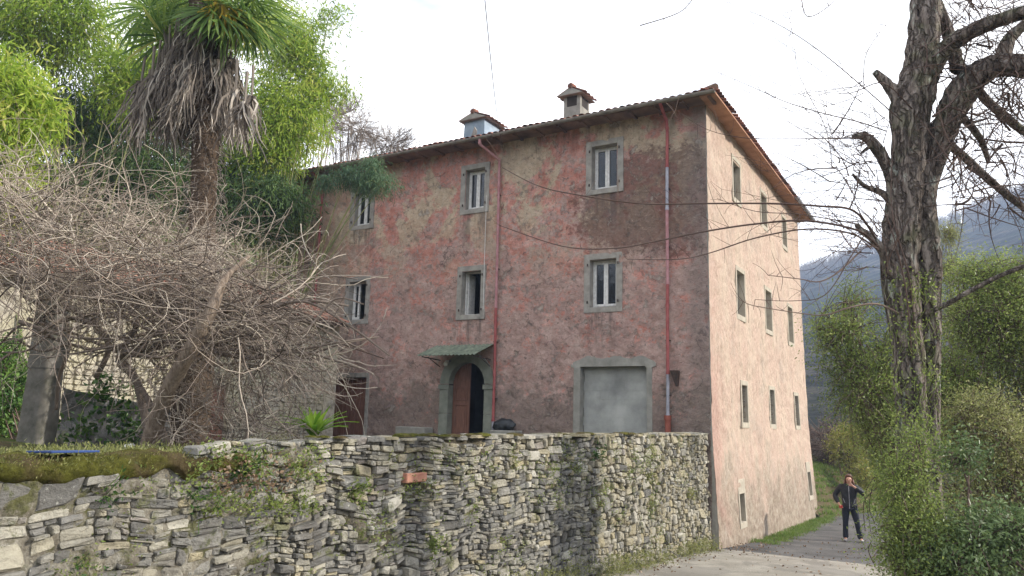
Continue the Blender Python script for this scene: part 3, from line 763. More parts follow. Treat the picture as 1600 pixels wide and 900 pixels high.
mb = MB(fmap); mb.tube([(6.72, .13, 2.99), (6.72, .18, 2.96), (6.73, .24, 2.90), (6.735, .27, 2.87)], [.02, .055, .06, .03], 10); mb.obj('lamp', M_white, HOUSE, smooth=True)
# chimneys
def chimney(x, y, w, d, z0, z1, mat, sheet):
    mb = MB(); t = .05 if sheet else 0
    vs = [(x - w / 2 - t, y - d / 2 - t, z0), (x + w / 2 + t, y - d / 2 - t, z0), (x + w / 2 + t, y + d / 2 + t, z0), (x - w / 2 - t, y + d / 2 + t, z0)] + \
         [(x - w / 2, y - d / 2, z1), (x + w / 2, y - d / 2, z1), (x + w / 2, y + d / 2, z1), (x - w / 2, y + d / 2, z1)]
    mb.add(vs, [(0, 3, 2, 1), (4, 5, 6, 7), (0, 1, 5, 4), (1, 2, 6, 5), (2, 3, 7, 6), (3, 0, 4, 7)])
    c = mb.obj('chimney', mat, HOUSE, bevel=.008)
    if not sheet:      # dark panels stand in for the shade inside the smoke openings
        mb = MB(); mb.box((x - w / 2 + .10, y - d / 2 - .004, z1 - .30), (x + w / 2 - .10, y - d / 2 + .02, z1 - .02)); mb.box((x + w / 2 - .02, y - d / 2 + .10, z1 - .30), (x + w / 2 + .004, y + d / 2 - .1, z1 - .02)); mb.obj('smoke_vent_shade', M_dark, c)
    ov = .13; h = .20
    mb = MB()
    mb.add([(x - w / 2 - ov, y - d / 2 - ov, z1 + .0), (x, y - d / 2 - ov, z1 + h), (x + w / 2 + ov, y - d / 2 - ov, z1 + .0), (x - w / 2 - ov, y + d / 2 + ov, z1), (x, y + d / 2 + ov, z1 + h), (x + w / 2 + ov, y + d / 2 + ov, z1),
            ], [(0, 2, 1), (3, 4, 5), (0, 1, 4, 3), (1, 2, 5, 4), (0, 3, 5, 2)])
    mb.obj('chimney_cap', M_cement, c)
    sp = math.atan2(h, w / 2 + ov); L = math.hypot(h, w / 2 + ov)
    for sgn in (-1, 1):
        n = int((d + 2 * ov) / .18)
        for k in range(n):
            yy = y - d / 2 - ov + (k + .5) * (d + 2 * ov) / n
            m = Matrix.Translation((x + sgn * (w / 2 + ov + .05), yy, z1 + .015)) @ Matrix.Rotation(rad(90) * sgn, 4, 'Z') @ Matrix.Rotation(sp, 4, 'X')
            o = bpy.data.objects.new('roof_tile', random.choice(TILES)); COL.objects.link(o); o.parent = c; o.matrix_basis = m @ Matrix.Scale((L + .05) / .44, 4, (0, 1, 0))
    mb = MB(); mb.tube([(x, y - d / 2 - ov - .03, z1 + h + .03), (x, y + d / 2 + ov + .03, z1 + h + .03)], .07, 8, tint=.1); mb.tube([(x, y - d / 2 - .1, z1 + h + .07), (x, y - d / 2 + .12, z1 + h + .10)], .07, 8); mb.obj('ridge_tile', M_tile, c)
chimney(-7.60, 2.4, .72, .95, 8.9, 10.42, M_sheet, True)
chimney(-4.12, 1.8, .50, .58, 8.9, 10.32, M_cement, False)
mb = MB(); mb.add([(-6.75, .35, 8.8), (-6.5, .35, 8.8), (-6.45, .35, 9.35), (-6.52, .35, 9.45), (-6.75, .40, 8.8), (-6.5, .40, 8.8), (-6.45, .40, 9.35), (-6.52, .40, 9.45)],
               [(0, 1, 2, 3), (4, 7, 6, 5), (0, 4, 5, 1), (1, 5, 6, 2), (2, 6, 7, 3), (3, 7, 4, 0)]); mb.obj('tilted_ridge_slab', M_gutter, HOUSE)
# stone bench ledges by the portal
for s0, s1, nm in ((7.2, 8.15, 'a'), (4.55, 5.25, 'b')):
    mb = MB(fmap); mb.box((s0, .0, .46), (s1, .38, 1.30)); 
    o = mb.mesh('stone_bench', fix=True, bevel=.02); o.materials.append(M_cement); o = link('stone_bench', o); o.location = CORNER; o.rotation_euler = (0, 0, -HA)
    tag(o, 'low grey stone bench against the pink wall left of the arched door' if nm == 'a' else 'low stone ledge under the black bag right of the arched door', 'bench')
# black bag
bm = bmesh.new(); bmesh.ops.create_icosphere(bm, subdivisions=3, radius=1)
for v in bm.verts:
    n = nz3(v.co.x * 2, v.co.y * 2, v.co.z * 2) * .25 + nz3(v.co.x * 6, v.co.y * 6, v.co.z * 6) * .07
    v.co = v.co * (1 + n); v.co.x *= .30; v.co.y *= .16; v.co.z = max(v.co.z * .17, -.12)
me = bpy.data.meshes.new('bag'); bm.to_mesh(me); bm.free(); me.polygons.foreach_set('use_smooth', [True] * len(me.polygons))
bag = link('bag', me, simple('black_bin_liner', (.012, .014, .016), (.04, .045, .05), 6, .35, .8, .02)); bag.location = H(-4.95, -.2, 1.41); bag.rotation_euler = (0, 0, -HA)
tag(bag, 'slumped black plastic bag on the ledge right of the arched door', 'bag')
# cables
mb = MB(); p0 = H(-5.25, -.1, 8.35); p1 = at(752, -60, 9.0)
pts = [p0.lerp(p1, k / 14) - Vector((0, 0, .35 * math.sin(math.pi * k / 14))) for k in range(15)]
mb.tube(pts, .007, 5); mb.obj('overhead_cable', M_iron, label='thin overhead cable rising from the eaves beside the metal chimney', cat='cable')
mb = MB(fmap); mb.tube([(5.80, .02, 7.3), (5.79, .03, 5.5), (5.78, .02, 4.3)], .008, 5); mb.obj('wall_cable', M_white, HOUSE)

# ------------------------------------------------------------------ retaining wall
WALL = empty('retaining_wall', H(-.10, 0), -HA, label='long dry stone retaining wall with mossy top running up to the pink house', cat='wall')
def wtop(s): return 1.37 - .13 * sstep(11.2, 12.0, s) + .012 * nz3(s * 1.7, 0)
def wbase(s): p = H(.1, -s); return gz(p.x, p.y) - .15
def wface(s, z): return .035 * nz3(s * .5, z * .7, 2) + .022 * nz3(s * 1.6, z * 2.0, 5) + .03 * (1.37 - z) * .6
WL = 17.5
leafs = []
def split(s0, s1, z0, z1):
    w, h = s1 - s0, z1 - z0; c = (s0 + s1) / 2
    base = .16 if c < 4.5 else .19 if c < 8 else .18 if c < 11.6 else .19
    th = base * random.choice([.45, .6, .8, 1.0, 1.6] if c < 11.2 else [.35, .5, .7, 1.0, 1.6])
    asp = 1.3 if c < 6 else 2.0 if c < 8 else 2.7 if c < 12 else 2.0
    if nz3(c * 1.3, z0 * 2.4, 8) > .22: asp *= 1.7
    if (w < th * 1.15 and h < th * 1.15 / asp * 1.1) or w < .05 or h < .026: leafs.append((s0, s1, z0, z1)); return
    if w / h > asp * rnd(.75, 1.35):
        m = s0 + w * rnd(.22, .78); split(s0, m, z0, z1); split(m, s1, z0, z1)
    else:
        m = z0 + h * rnd(.22, .78); split(s0, s1, z0, m); split(s0, s1, m, z1)
s = 0.015
while s < WL:
    e = s + rnd(.7, 1.3); 
    z = -1.25 if s < 11 else -.6
    while z < (1.30 if s < 11.2 else 1.1):
        t = z + rnd(.35, .75)
        if t > 1.1: t = 1.37 if s < 11.2 else 1.17
        split(s, e, z, t); z = t
    s = e
def warp(s, z):
    z += .10 * sstep(7.5, 8.5, s) * sstep(11.6, 11.0, s) * nz3(s * 1.3, z * 1.3, 40) + .03 * nz3(s * 3.2, z * 1.0, 44)
    return s + .05 * nz3(s * 2.1, z * 2.6, 1) + .02 * nz3(s * 7, z * 7, 31), z + .06 * nz3(s * 1.5, z * 2.4, 9) + .03 * nz3(s * 5, z * 3.0, 12)
stones = []
cl = Vector(H(-.10, 0)) - EYE
for (s0, s1, z0, z1) in leafs:
    c, zc = (s0 + s1) / 2, (z0 + z1) / 2
    if z1 < wbase(c): continue
    w, h = s1 - s0, z1 - z0
    g = .0035 + .010 * min(1, min(w, h) / .12) * rnd(.5, 1.2)
    k = min(w, h) * .28
    P = []
    for (x, y) in ((s0, z0), (s1, z0), (s1, z1), (s0, z1)): P.append(Vector((*warp(x, y), 0)))
    cen = sum(P, Vector()) / 4
    poly = []
    for i in range(4):
        a, b, d = P[i], P[(i + 1) % 4], P[i - 1]
        cu = k * rnd(.3, 1.0)
        poly.append(a + (d - a).normalized() * min(cu, (d - a).length * .4)); poly.append(a + (b - a).normalized() * min(cu * rnd(.5, 1.4), (b - a).length * .4))
    poly = [p + (cen - p).normalized() * g + Vector((rnd(-1, 1) * k * .2, rnd(-1, 1) * k * .2, 0)) for p in poly]
    g *= 1 + .6 * sstep(10.5, 12.5, c)
    prot = (rnd(-.012, .035) if c < 11.6 else rnd(-.006, .014)) + (.03 if random.random() < .12 else 0) - (.03 if random.random() < .06 else 0)
    tx, tz = rnd(-.22, .22), rnd(-.28, .22)
    vs = []
    for p in poly: vs.append((-.16, p.x, p.y))
    bev = min(w, h) * .16
    for p in poly: vs.append((wface(p.x, p.y) + prot - bev * rnd(.6, 1.3) + tx * (p.x - cen.x) + tz * (p.y - cen.y), p.x, p.y))
    for p in poly:
        q = p.lerp(cen, rnd(.16, .34)); vs.append((wface(q.x, q.y) + prot + rnd(-.006, .006) + tx * (q.x - cen.x) + tz * (q.y - cen.y), q.x, q.y))
    vs.append((wface(cen.x, cen.y) + prot + rnd(-.01, .012), cen.x, cen.y))
    fs = []
    for i in range(8):
        j = (i + 1) % 8; fs += [(i, j, 8 + j, 8 + i), (8 + i, 8 + j, 16 + j, 16 + i), (16 + i, 16 + j, 24)]
    vs = [(x, -y, z) for x, y, z in vs]
    wp = H(0, -c, zc); dist = (wp - EYE).length
    pr = (wp - EYE); vis = pr.dot(_f) > .5 and abs(pr.dot(CR) / pr.dot(_f)) < .69 and abs(pr.dot(CU) / pr.dot(_f)) < .39
    t = random.random()
    if c < 5.5: t = .35 + .55 * t if random.random() < .75 else t
    elif c > 5.5 and (zc < .75 or c > 11.5): t = t * .5 if random.random() < .7 else t  # lower and left stones toned darker, the wall's shade put into the tint
    stones.append((w * h / dist ** 2 if vis else 0, vs, fs, t, (c, zc, w, h)))
stones.sort(key=lambda q: -q[0])
# the one orange brick
bi = min(range(len(stones)), key=lambda i: (stones[i][4][0] - 8.95) ** 2 + (stones[i][4][1] - .98) ** 2)
bc = stones[bi][4]
M_brick = simple('orange_brick', (.36, .15, .10), (.54, .29, .21), 10, .9, .6, .01)
bs, bz = 9.87, 1.00
stones = [q for q in stones if not (abs(q[4][0] - bs) < .18 and abs(q[4][1] - bz) < .06)]
mb = MB(); fx = wface(bs, bz); mb.box((-.12, -bs - .16, bz - .045), (fx + .05, -bs + .16, bz + .045)); mb.obj('brick', M_brick, WALL, bevel=.008, label='orange brick set among the grey stones of the wall')
for q in stones[:299]:
    mb = MB(); mb.add(q[1], q[2], q[3]); mb.obj('stone', M_stone, WALL, fix=True)
mb = MB()
for q in stones[299:]: mb.add(q[1], q[2], q[3])
mb.obj('stone', M_stone, WALL, fix=True, kind='stuff')
# core behind the stones
def soilpatch(s, z): return sstep(.22, .5, nz3(s * 1.9, z * 2.6, 20) + .6 * nz3(s * 6, z * 7, 5)) * sstep(-.2, .3, z)
V = []; F = []; ns_, nzz = 420, 60
for i in range(ns_ + 1):
    for j in range(nzz + 1):
        s = .0 + WL * i / ns_; z = wbase(s) - .2 + (wtop(s) - .01 - wbase(s) + .2) * j / nzz
        V.append((wface(s, z) - .045 + .045 * .75 * sstep(9.8, 12.5, s) + .03 * nz3(s * 7, z * 7) + .05 * soilpatch(s, z), -s, z))
for i in range(ns_):
    for j in range(nzz):
        o = i * (nzz + 1) + j; F.append((o, o + nzz + 1, o + nzz + 2, o + 1))
n0 = len(V)
for i in range(ns_ + 1):
    s = WL * i / ns_; V += [(wface(s, 1.3) - .05, -s, wtop(s) - .01), (-.45, -s, wtop(s) - .01), (-.45, -s, -.6)]
for i in range(ns_):
    o = n0 + 3 * i; F += [(o, o + 3, o + 4, o + 1), (o + 1, o + 4, o + 5, o + 2)]
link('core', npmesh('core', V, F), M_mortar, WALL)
# thin capping slabs
def slab(mb, s0, s1, x0, x1, z, h, tint):
    n = 10; P = []
    for k in range(n):
        a = 2 * math.pi * k / n + .3; ex = math.copysign(abs(math.cos(a)) ** .45, math.cos(a)); ey = math.copysign(abs(math.sin(a)) ** .45, math.sin(a))
        P.append(((x0 + x1) / 2 + (x1 - x0) / 2 * ex + rnd(-.012, .012), -((s0 + s1) / 2 + (s1 - s0) / 2 * ey) + rnd(-.012, .012)))
    tl = rnd(-.03, .03)
    vs = [(x, y, z + tl * (x - x0)) for x, y in P] + [(x, y, z + h + tl * (x - x0) + rnd(-.004, .004)) for x, y in P] + [((x0 + x1) / 2, -(s0 + s1) / 2, z + h + .006)]
    mb.add(vs, [tuple(range(n - 1, -1, -1))] + [(i, (i + 1) % n, n + (i + 1) % n, n + i) for i in range(n)] + [(n + i, n + (i + 1) % n, 2 * n) for i in range(n)], tint)
s = .02
while s < 10.95:
    L = rnd(.20, .42); mb = MB(); slab(mb, s, s + L - .012, -.40, .035 + rnd(-.02, .035), wtop(s) - .012, rnd(.025, .045), rnd(.2, .85)); mb.obj('capping_slab', M_stone, WALL)
    s += L
# mossy cap on the left stretch: rounded cushion hanging over the edge
V = []; F = []; n1, n2 = 170, 22
for i in range(n1 + 1):
    for j in range(n2 + 1):
        s = 11.5 + (WL - 11.5) * i / n1; t = j / n2
        prof = [(-.75, -.03), (-.5, .02), (-.3, .045), (-.1, .05), (.02, .025), (.055, -.015), (.055, -.055), (.02, -.085), (-.05, -.10)]
        q = t * 8; a = int(min(q, 7)); fr = q - a; x = prof[a][0] * (1 - fr) + prof[a + 1][0] * fr; z = prof[a][1] * (1 - fr) + prof[a + 1][1] * fr
        sag = (nz3(s * 2.3, 3) + nz3(s * 6, 8) * .6) * .09 * min(1, max(0, t - .45) * 4)
        b = .035 * nz3(s * 9, x * 9, z * 9) + .018 * nz3(s * 25, x * 25, z * 25) + .03 * nz3(s * 2.5, x * 3)
        e = sstep(11.5, 12.0, s)
        V.append((x + b * (1 if t > .4 else .2) - (1 - e) * .15, -s, wtop(s) + (z - sag) * e + b * .8 - (1 - e) * .04))
for i in range(n1):
    for j in range(n2):
        o = i * (n2 + 1) + j; F.append((o, o + n2 + 1, o + n2 + 2, o + 1))
link('moss_cap', npmesh('moss_cap', V, F, smooth=True), M_moss, WALL, kind='stuff')
# moss cushions on the capping
mb = MB()
for k in range(70):
    s = rnd(3.5, 11.3); 
    if nz3(s * .9, 4) < -.05: continue
    c = Vector((rnd(-.15, .03), -s, wtop(s) + .025)); r = rnd(.03, .09); nn = 8
    vs = [c + Vector((0, 0, r * .35))] ; rings = []
    for h, q in ((.28, .5), (.12, .9), (-.1, 1.05)):
        for a in range(nn): aa = 2 * math.pi * a / nn; vs.append(c + Vector((math.cos(aa) * r * q * rnd(.8, 1.2), math.sin(aa) * r * 1.6 * q * rnd(.8, 1.2), r * h)))
    fs = [(0, 1 + a, 1 + (a + 1) % nn) for a in range(nn)]
    for g in range(2): fs += [(1 + g * nn + a, 1 + (g + 1) * nn + a, 1 + (g + 1) * nn + (a + 1) % nn, 1 + g * nn + (a + 1) % nn) for a in range(nn)]
    mb.add(vs, fs)
mb.obj('moss_cushion', M_moss, WALL, smooth=True, kind='stuff')

# ------------------------------------------------------------------ vegetation tools
def bez(p, c, q, n):
    return [p * (1 - t) ** 2 + c * (2 * t * (1 - t)) + q * t * t for t in [i / (n - 1) for i in range(n)]]

def tubes_mesh(name, curves, sides=4, tints=None):
    """curves: list of (points array (n,3), radii (n)) with the same n -> one mesh, built with numpy"""
    P = np.array([[tuple(v) for v in c[0]] for c in curves], np.float32); R = np.array([c[1] for c in curves], np.float32)
    m, n, _ = P.shape
    T = np.empty_like(P); T[:, 1:-1] = P[:, 2:] - P[:, :-2]; T[:, 0] = P[:, 1] - P[:, 0]; T[:, -1] = P[:, -1] - P[:, -2]
    T /= np.linalg.norm(T, axis=2, keepdims=True) + 1e-9
    ref = np.zeros_like(P); ref[...] = (.31, .17, .93); U = np.cross(T, ref); U /= np.linalg.norm(U, axis=2, keepdims=True) + 1e-6; Wv = np.cross(T, U)
    a = np.arange(sides) * 2 * np.pi / sides
    V = P[:, :, None] + (U[:, :, None] * np.cos(a)[None, None, :, None] + Wv[:, :, None] * np.sin(a)[None, None, :, None]) * R[:, :, None, None]
    idx = np.arange(m * n * sides).reshape(m, n, sides); nx = np.roll(idx, -1, axis=2)
    F = np.stack([idx[:, :-1], nx[:, :-1], nx[:, 1:], idx[:, 1:]], axis=-1).reshape(-1, 4)
    t = np.repeat(RNG.random(m) if tints is None else np.array(tints), (n - 1) * sides)
    return npmesh(name, V.reshape(-1, 3), F, t, smooth=True)

def leaves_mesh(name, C, L, Wd, D, tint, fold=.25, up=.5, kind='leaf'):
    """C (n,3) base points, D (n,3) directions, L lengths, Wd widths : diamond leaves of two triangles each"""
    n = len(C); D = D / (np.linalg.norm(D, axis=1, keepdims=True) + 1e-9)
    Rr = RNG.normal(size=(n, 3)); Rr[:, 2] += up * 2; Wv = np.cross(D, Rr); Wv /= np.linalg.norm(Wv, axis=1, keepdims=True) + 1e-9
    N = np.cross(Wv, D)
    L = L[:, None]; Wd = Wd[:, None]
    a = C; b = C + D * L * .42 + Wv * Wd * .5 + N * Wd * fold; c = C + D * L - N * Wd * .1; d = C + D * L * .42 - Wv * Wd * .5 + N * Wd * fold
    V = np.stack([a, b, c, d], 1).reshape(-1, 3); i = np.arange(n) * 4
    F = np.concatenate([np.stack([i, i + 1, i + 2], 1), np.stack([i, i + 2, i + 3], 1)])
    return npmesh(name, V, F, np.concatenate([tint, tint]))

def in_ell(c, r, shell=.0):
    while True:
        v = RNG.uniform(-1, 1, 3); d = np.linalg.norm(v)
        if shell < d < 1: return Vector((c[0] + v[0] * r[0], c[1] + v[1] * r[1], c[2] + v[2] * r[2]))

def bush(name, label, cat, base, ells, leaf, stem, group=None, nleaf=26, spread=.16, leaflen=(.03, .05), aspect=.45, droop=0, stem_r=(.012, .003), tiplen=.35, base_r=.25, forks=5, shell=.2, tintb=.0, tipup=.25, leafmat2=None, trunkparts=True):
    """shrub grown from a foot: stems bend out to tips inside the crown volumes, leaves sit along each tip"""
    root = empty(name, base, label=label, cat=cat, group=group); b0 = Vector(base); curves = []; C = []; D = []; T = []; TW = []
    tips = []
    for (c, r, cnt) in ells:
        for _ in range(cnt): tips.append((in_ell(c, r, shell), Vector(c), r))
    hubs = []
    for (c, r, cnt) in ells:
        for _ in range(max(2, cnt // 22)): hubs.append(in_ell(c, (r[0] * .55, r[1] * .55, r[2] * .55)))
    for h in hubs:
        s = b0 + Vector((rnd(-base_r, base_r), rnd(-base_r, base_r), 0)); m = s.lerp(h, .5) + Vector((rnd(-.2, .2), rnd(-.2, .2), .15 * (h - s).length))
        pts = bez(s, m, h, 8); curves.append(([p - b0 for p in pts], np.linspace(stem_r[0], stem_r[0] * .45, 8)))
    for p, c, r in tips:
        h = min(random.sample(hubs, min(8, len(hubs))), key=lambda q: (q - p).length)
        out = (p - h); L = out.length
        m = h.lerp(p, .5) + Vector((0, 0, tipup * L)) + rvec(.06 * L)
        pts = bez(h, m, p, 8); curves.append(([q - b0 for q in pts], np.linspace(stem_r[0] * .4, stem_r[1], 8)))
        ct = RNG.normal(0, .16) + .5 + tintb + .35 * nz3(p.x * 1.1, p.y * 1.1, p.z * 1.1)
        d = (pts[-1] - pts[-3]).normalized()
        for k in range(nleaf):
            t = rnd(-tiplen, .06); q = p + d * t + rvec(spread * .5 * (1 + abs(t)))
            C.append(q - b0); D.append(d * .6 + rvec(.6) + Vector((0, 0, -droop))); T.append(ct + RNG.normal(0, .13))
    link('stems', tubes_mesh('stems', curves, 4), stem, root, kind='stuff')
    n = len(C)
    me = leaves_mesh('leaves', np.array([tuple(v) for v in C]), RNG.uniform(leaflen[0], leaflen[1], n), RNG.uniform(leaflen[0], leaflen[1], n) * aspect, np.array([tuple(v) for v in D]), np.clip(np.array(T), 0, 1))
    link('leaves', me, leaf, root, kind='stuff')
    return root

def E_(px, py, Y, rx, ry, rz, n): c = at(px, py, Y); return ((c.x, c.y, c.z), (rx, ry, rz), n)

# ---- bamboo grove on the slope behind
BAM = dict(nleaf=36, spread=.34, leaflen=(.13, .25), aspect=.20, droop=.55, stem_r=(.02, .004), tiplen=.75, base_r=.7, tipup=.35)
def bamboo(label, base, ells, mat, **k):
    a = dict(BAM); a.update(k); bush('bamboo_clump', label, 'bamboo', base, ells, mat, M_culm, group='bamboo clumps on the slope behind the palm', **a)
bamboo('bright yellow-green bamboo at the far left edge below the dark grove', (at(30, 480, 13).x, 13, 1.2), [E_(10, 180, 13, .85, .8, 1.1, 210), E_(-40, 290, 13, 1.1, .9, .9, 130)], M_bamboo, tintb=.18)
bamboo('tall bamboo filling the top left corner of the sky', (at(90, 500, 19).x, 19, 2.0), [E_(70, 40, 19, 2.3, 1.5, 1.5, 360), E_(210, 130, 19, 1.3, 1.2, 1.3, 150)], M_bamboo)
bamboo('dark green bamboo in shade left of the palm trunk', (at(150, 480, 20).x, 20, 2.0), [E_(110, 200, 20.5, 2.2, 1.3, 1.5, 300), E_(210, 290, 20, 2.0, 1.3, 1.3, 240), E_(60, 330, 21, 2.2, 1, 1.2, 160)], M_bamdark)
bamboo('sunny bamboo behind the palm crown', (at(330, 480, 22).x, 22, 2.2), [E_(330, 30, 22, 3.0, 1.5, 1.4, 330), E_(280, 120, 22, 1.8, 1.5, 1.6, 130)], M_bamboo)
bamboo('bright bamboo right of the palm skirt leaning over the roof end', (at(440, 480, 21).x, 21, 2.0), [E_(440, 190, 21, 1.5, 1.3, 1.6, 330), E_(455, 70, 21, 1.2, 1.2, .9, 130), E_(400, 250, 21, 1.5, 1.2, .7, 150), E_(500, 130, 21.5, .55, .8, .9, 40), E_(520, 30, 21.5, .45, .5, .5, 14), E_(535, 150, 21.5, .45, .5, .25, 14)], M_bamboo, tintb=.08)
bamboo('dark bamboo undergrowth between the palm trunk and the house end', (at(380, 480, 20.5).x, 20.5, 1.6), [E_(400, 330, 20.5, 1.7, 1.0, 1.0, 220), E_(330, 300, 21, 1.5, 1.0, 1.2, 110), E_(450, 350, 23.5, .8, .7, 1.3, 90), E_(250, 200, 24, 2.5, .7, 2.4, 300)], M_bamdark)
bamboo('bamboo continuing beyond the left end of the outbuilding', (at(-250, 480, 18).x, 18, 1.6), [E_(-200, 150, 18, 2.2, 1.4, 2.4, 200), E_(-230, 350, 18, 2.0, 1.2, 1.5, 120)], M_bamboo)
bush('conifer_branch', 'drooping dark green bamboo spray hanging before the top left house window', 'bamboo', tuple(at(470, 470, 17.5)), [E_(590, 290, 17.3, .55, .4, .33, 75), E_(545, 282, 17.4, .55, .4, .26, 60), E_(580, 262, 17.3, .32, .3, .16, 30), E_(510, 290, 17.5, .25, .3, .35, 12)], M_frond, M_culm, nleaf=34, spread=.16, leaflen=(.09, .17), aspect=.11, droop=.7, stem_r=(.016, .003), tiplen=.3, base_r=.05, tipup=.6)
for o in bpy.data.objects:
    if o.name == 'conifer_branch': o.name = 'bamboo_spray'

# ---- bare trees behind the roof
def bare_tree(name, label, base, ells, mat, r0, group=None, twigs=6):
    root = empty(name, base, label=label, cat='tree', group=group); b0 = Vector(base); big = []; cur = []
    mid = Vector(ells[0][0]); tp = b0.lerp(mid, .45)
    for (c, r, cnt) in ells:
        hubs = [in_ell(c, (r[0] * .6, r[1] * .6, r[2] * .5)) for _ in range(max(4, cnt // 9))]
        for h in hubs: big.append(([q - b0 for q in bez(tp, tp.lerp(h, .5) + Vector((0, 0, .1 * (h - tp).length)) + rvec(.15), h, 8)], np.linspace(r0 * .45, r0 * .15, 8)))
        for _ in range(cnt):
            p = in_ell(c, r, .3); h = min(random.sample(hubs, min(6, len(hubs))), key=lambda q: (q - p).length)
            pts = bez(h, h.lerp(p, .5) + rvec(.12), p, 8); cur.append(([q - b0 for q in pts], np.linspace(r0 * .12, r0 * .05, 8)))
            for _ in range(twigs):
                k = random.randint(2, 6); e = pts[k] + ((p - h).normalized() + rvec(.5)) * rnd(.25, .6)
                cur.append(([q - b0 for q in bez(pts[k], pts[k].lerp(e, .5) + rvec(.05), e, 8)], np.linspace(r0 * .06, r0 * .03, 8)))
    link('trunk', tubes_mesh('trunk', [([q - b0 for q in bez(b0, b0.lerp(tp, .5), tp, 8)], np.linspace(r0, r0 * .6, 8))], 8), mat, root)
    link('branches', tubes_mesh('branches', big + cur, 3), mat, root, kind='stuff')
for lab, px, py, Y, rx, rz, n in (('bare grey tree rising behind the left end of the roof', 545, 200, 34, 1.9, 1.7, 150), ('low bare tree behind the roof left of the metal chimney', 610, 225, 36, 1.6, 1.0, 110), ('bare tree beside the bamboo above the roof end', 505, 180, 38, 1.3, 1.5, 70)):
    c = at(px, py, Y); bare_tree('bare_tree', lab, (c.x, c.y, 2), [((c.x, c.y, c.z), (rx, 1.5, rz), n)], M_grey_twig, .13, 'bare trees behind the roof', twigs=12)

# ---- palm
pb = at(300, 640, 9.6); pt = at(318, -25, 9.9); pb.z = 1.0
PALM = empty('palm_tree', tuple(pb), label='tall fan palm with a shaggy skirt of dead grey leaves above the vines', cat='palm')
V = []; F = []; nr, na = 110, 20
for i in range(nr + 1):
    t = i / nr; c = pb.lerp(pt, t) - pb + Vector((.10 * math.sin(t * 3), 0, 0)); r = .19 + .03 * math.sin(t * 9) - .02 * t
    for k in range(na):
        a = 2 * math.pi * k / na; rr = r * (1 + .10 * nz3(a * 2, t * 18) + .10 * ((t * 42 + k * .31) % 1) + .08 * random.random())
        V.append((c.x + math.cos(a) * rr, c.y + math.sin(a) * rr, c.z))
for i in range(nr):
    for k in range(na): F.append((i * na + k, i * na + (k + 1) % na, (i + 1) * na + (k + 1) % na, (i + 1) * na + k))
link('trunk', npmesh('trunk', V, F), M_palmtrunk, PALM)
fib = []
for k in range(900):
    t = rnd(.25, .9); c = pb.lerp(pt, t) - pb + Vector((.10 * math.sin(t * 3), 0, 0)); a = rnd(0, 6.28); o = Vector((math.cos(a), math.sin(a), 0)); p = c + o * .2
    e = p + o * rnd(.03, .12) + Vector((rnd(-.08, .08), rnd(-.05, .05), rnd(-.2, .08))); fib.append(([q for q in bez(p, p.lerp(e, .5) + o * .06, e, 4)], np.linspace(.006, .002, 4)))
link('trunk_fibres', tubes_mesh('trunk_fibres', fib, 3), M_dead, PALM, kind='stuff')
def fan(name, mat, nseg=30, R=.62, arc=300, droopv=.25, pet=.65, wid=.034, fold=1.0):
    mb = MB(); V = []; Fq = []; tt = []
    for k in range(nseg):
        a = rad(-arc / 2 + arc * k / (nseg - 1)); L = R * (1 - .22 * abs(k / (nseg - 1) - .5) * 2) * rnd(.9, 1.05); w = wid * rnd(.8, 1.1)
        d = Vector((math.sin(a) * fold, math.cos(a), 0)); sd = Vector((d.y, -d.x, 0)).normalized(); base = len(mb.v); vs = []
        for q, ww in ((.04, .15), (.35, .75), (.62, 1.0), (.82, .6), (1.0, .05)):
            c = d * L * q + Vector((0, pet, -droopv * L * q ** 2.4 * rnd(.8, 1.2) + .02 * math.sin(k * 2.1)))
            vs += [c - sd * w * ww / 2, c + Vector((0, 0, -w * ww * .3)), c + sd * w * ww / 2]
        fs = []
        for i in range(4):
            o = i * 3; fs += [(o, o + 1, o + 4, o + 3), (o + 1, o + 2, o + 5, o + 4)]
        mb.add(vs, fs, min(1, max(0, random.gauss(.5, .25))))
    mb.tube([(0, 0, 0), (0, pet * .5, .03), (0, pet, 0)], [.014, .011, .009], 5, tint=.6)
    me = mb.mesh(name); me.materials.append(mat); return me
fans = [fan('palm_leaf', M_palm) for _ in range(3)]; fyel = fan('yellowing_palm_leaf', M_palmy, nseg=13, arc=110)
def orient(o, origin, target, twist):
    d = (target - origin).normalized(); q = d.to_track_quat('Y', 'Z'); o.matrix_basis = Matrix.Translation(origin) @ q.to_matrix().to_4x4() @ Matrix.Rotation(twist, 4, 'Y')
crown = at(325, -15, 9.9) - pb
GF = [(185, 30, 9.3, .3), (235, 20, 9.8, -.3), (485, -25, 9.3, .1), (425, 108, 9.1, .5), (470, 105, 9.4, -.6), (395, 75, 8.9, .2), (205, -50, 10.3, .4), (420, -80, 10, .5), (330, -140, 10, .3), (270, -110, 9.2, -.4), (500, 60, 10.2, .9), (350, 40, 8.9, .1), (445, 40, 9.0, -.3), (260, 60, 10.4, .7), (470, 130, 9.6, .8), (395, 140, 8.9, -.8), (180, 55, 9.9, -.5), (225, 85, 9.7, .6), (500, 10, 9.6, -.2)]
for px, py, Y, tw in GF:
    o = bpy.data.objects.new('palm_leaf', random.choice(fans)); COL.objects.link(o); o.parent = PALM
    tgt = at(px, py, Y) - pb; dd = tgt - crown; tgt2 = crown + dd; orient(o, crown + Vector((rnd(-.1, .1), rnd(-.1, .1), rnd(-.25, .1))), tgt2, tw + rnd(-.3, .3))
    sc = dd.length / .9; o.scale = (min(1.25, max(.95, sc)),) * 3
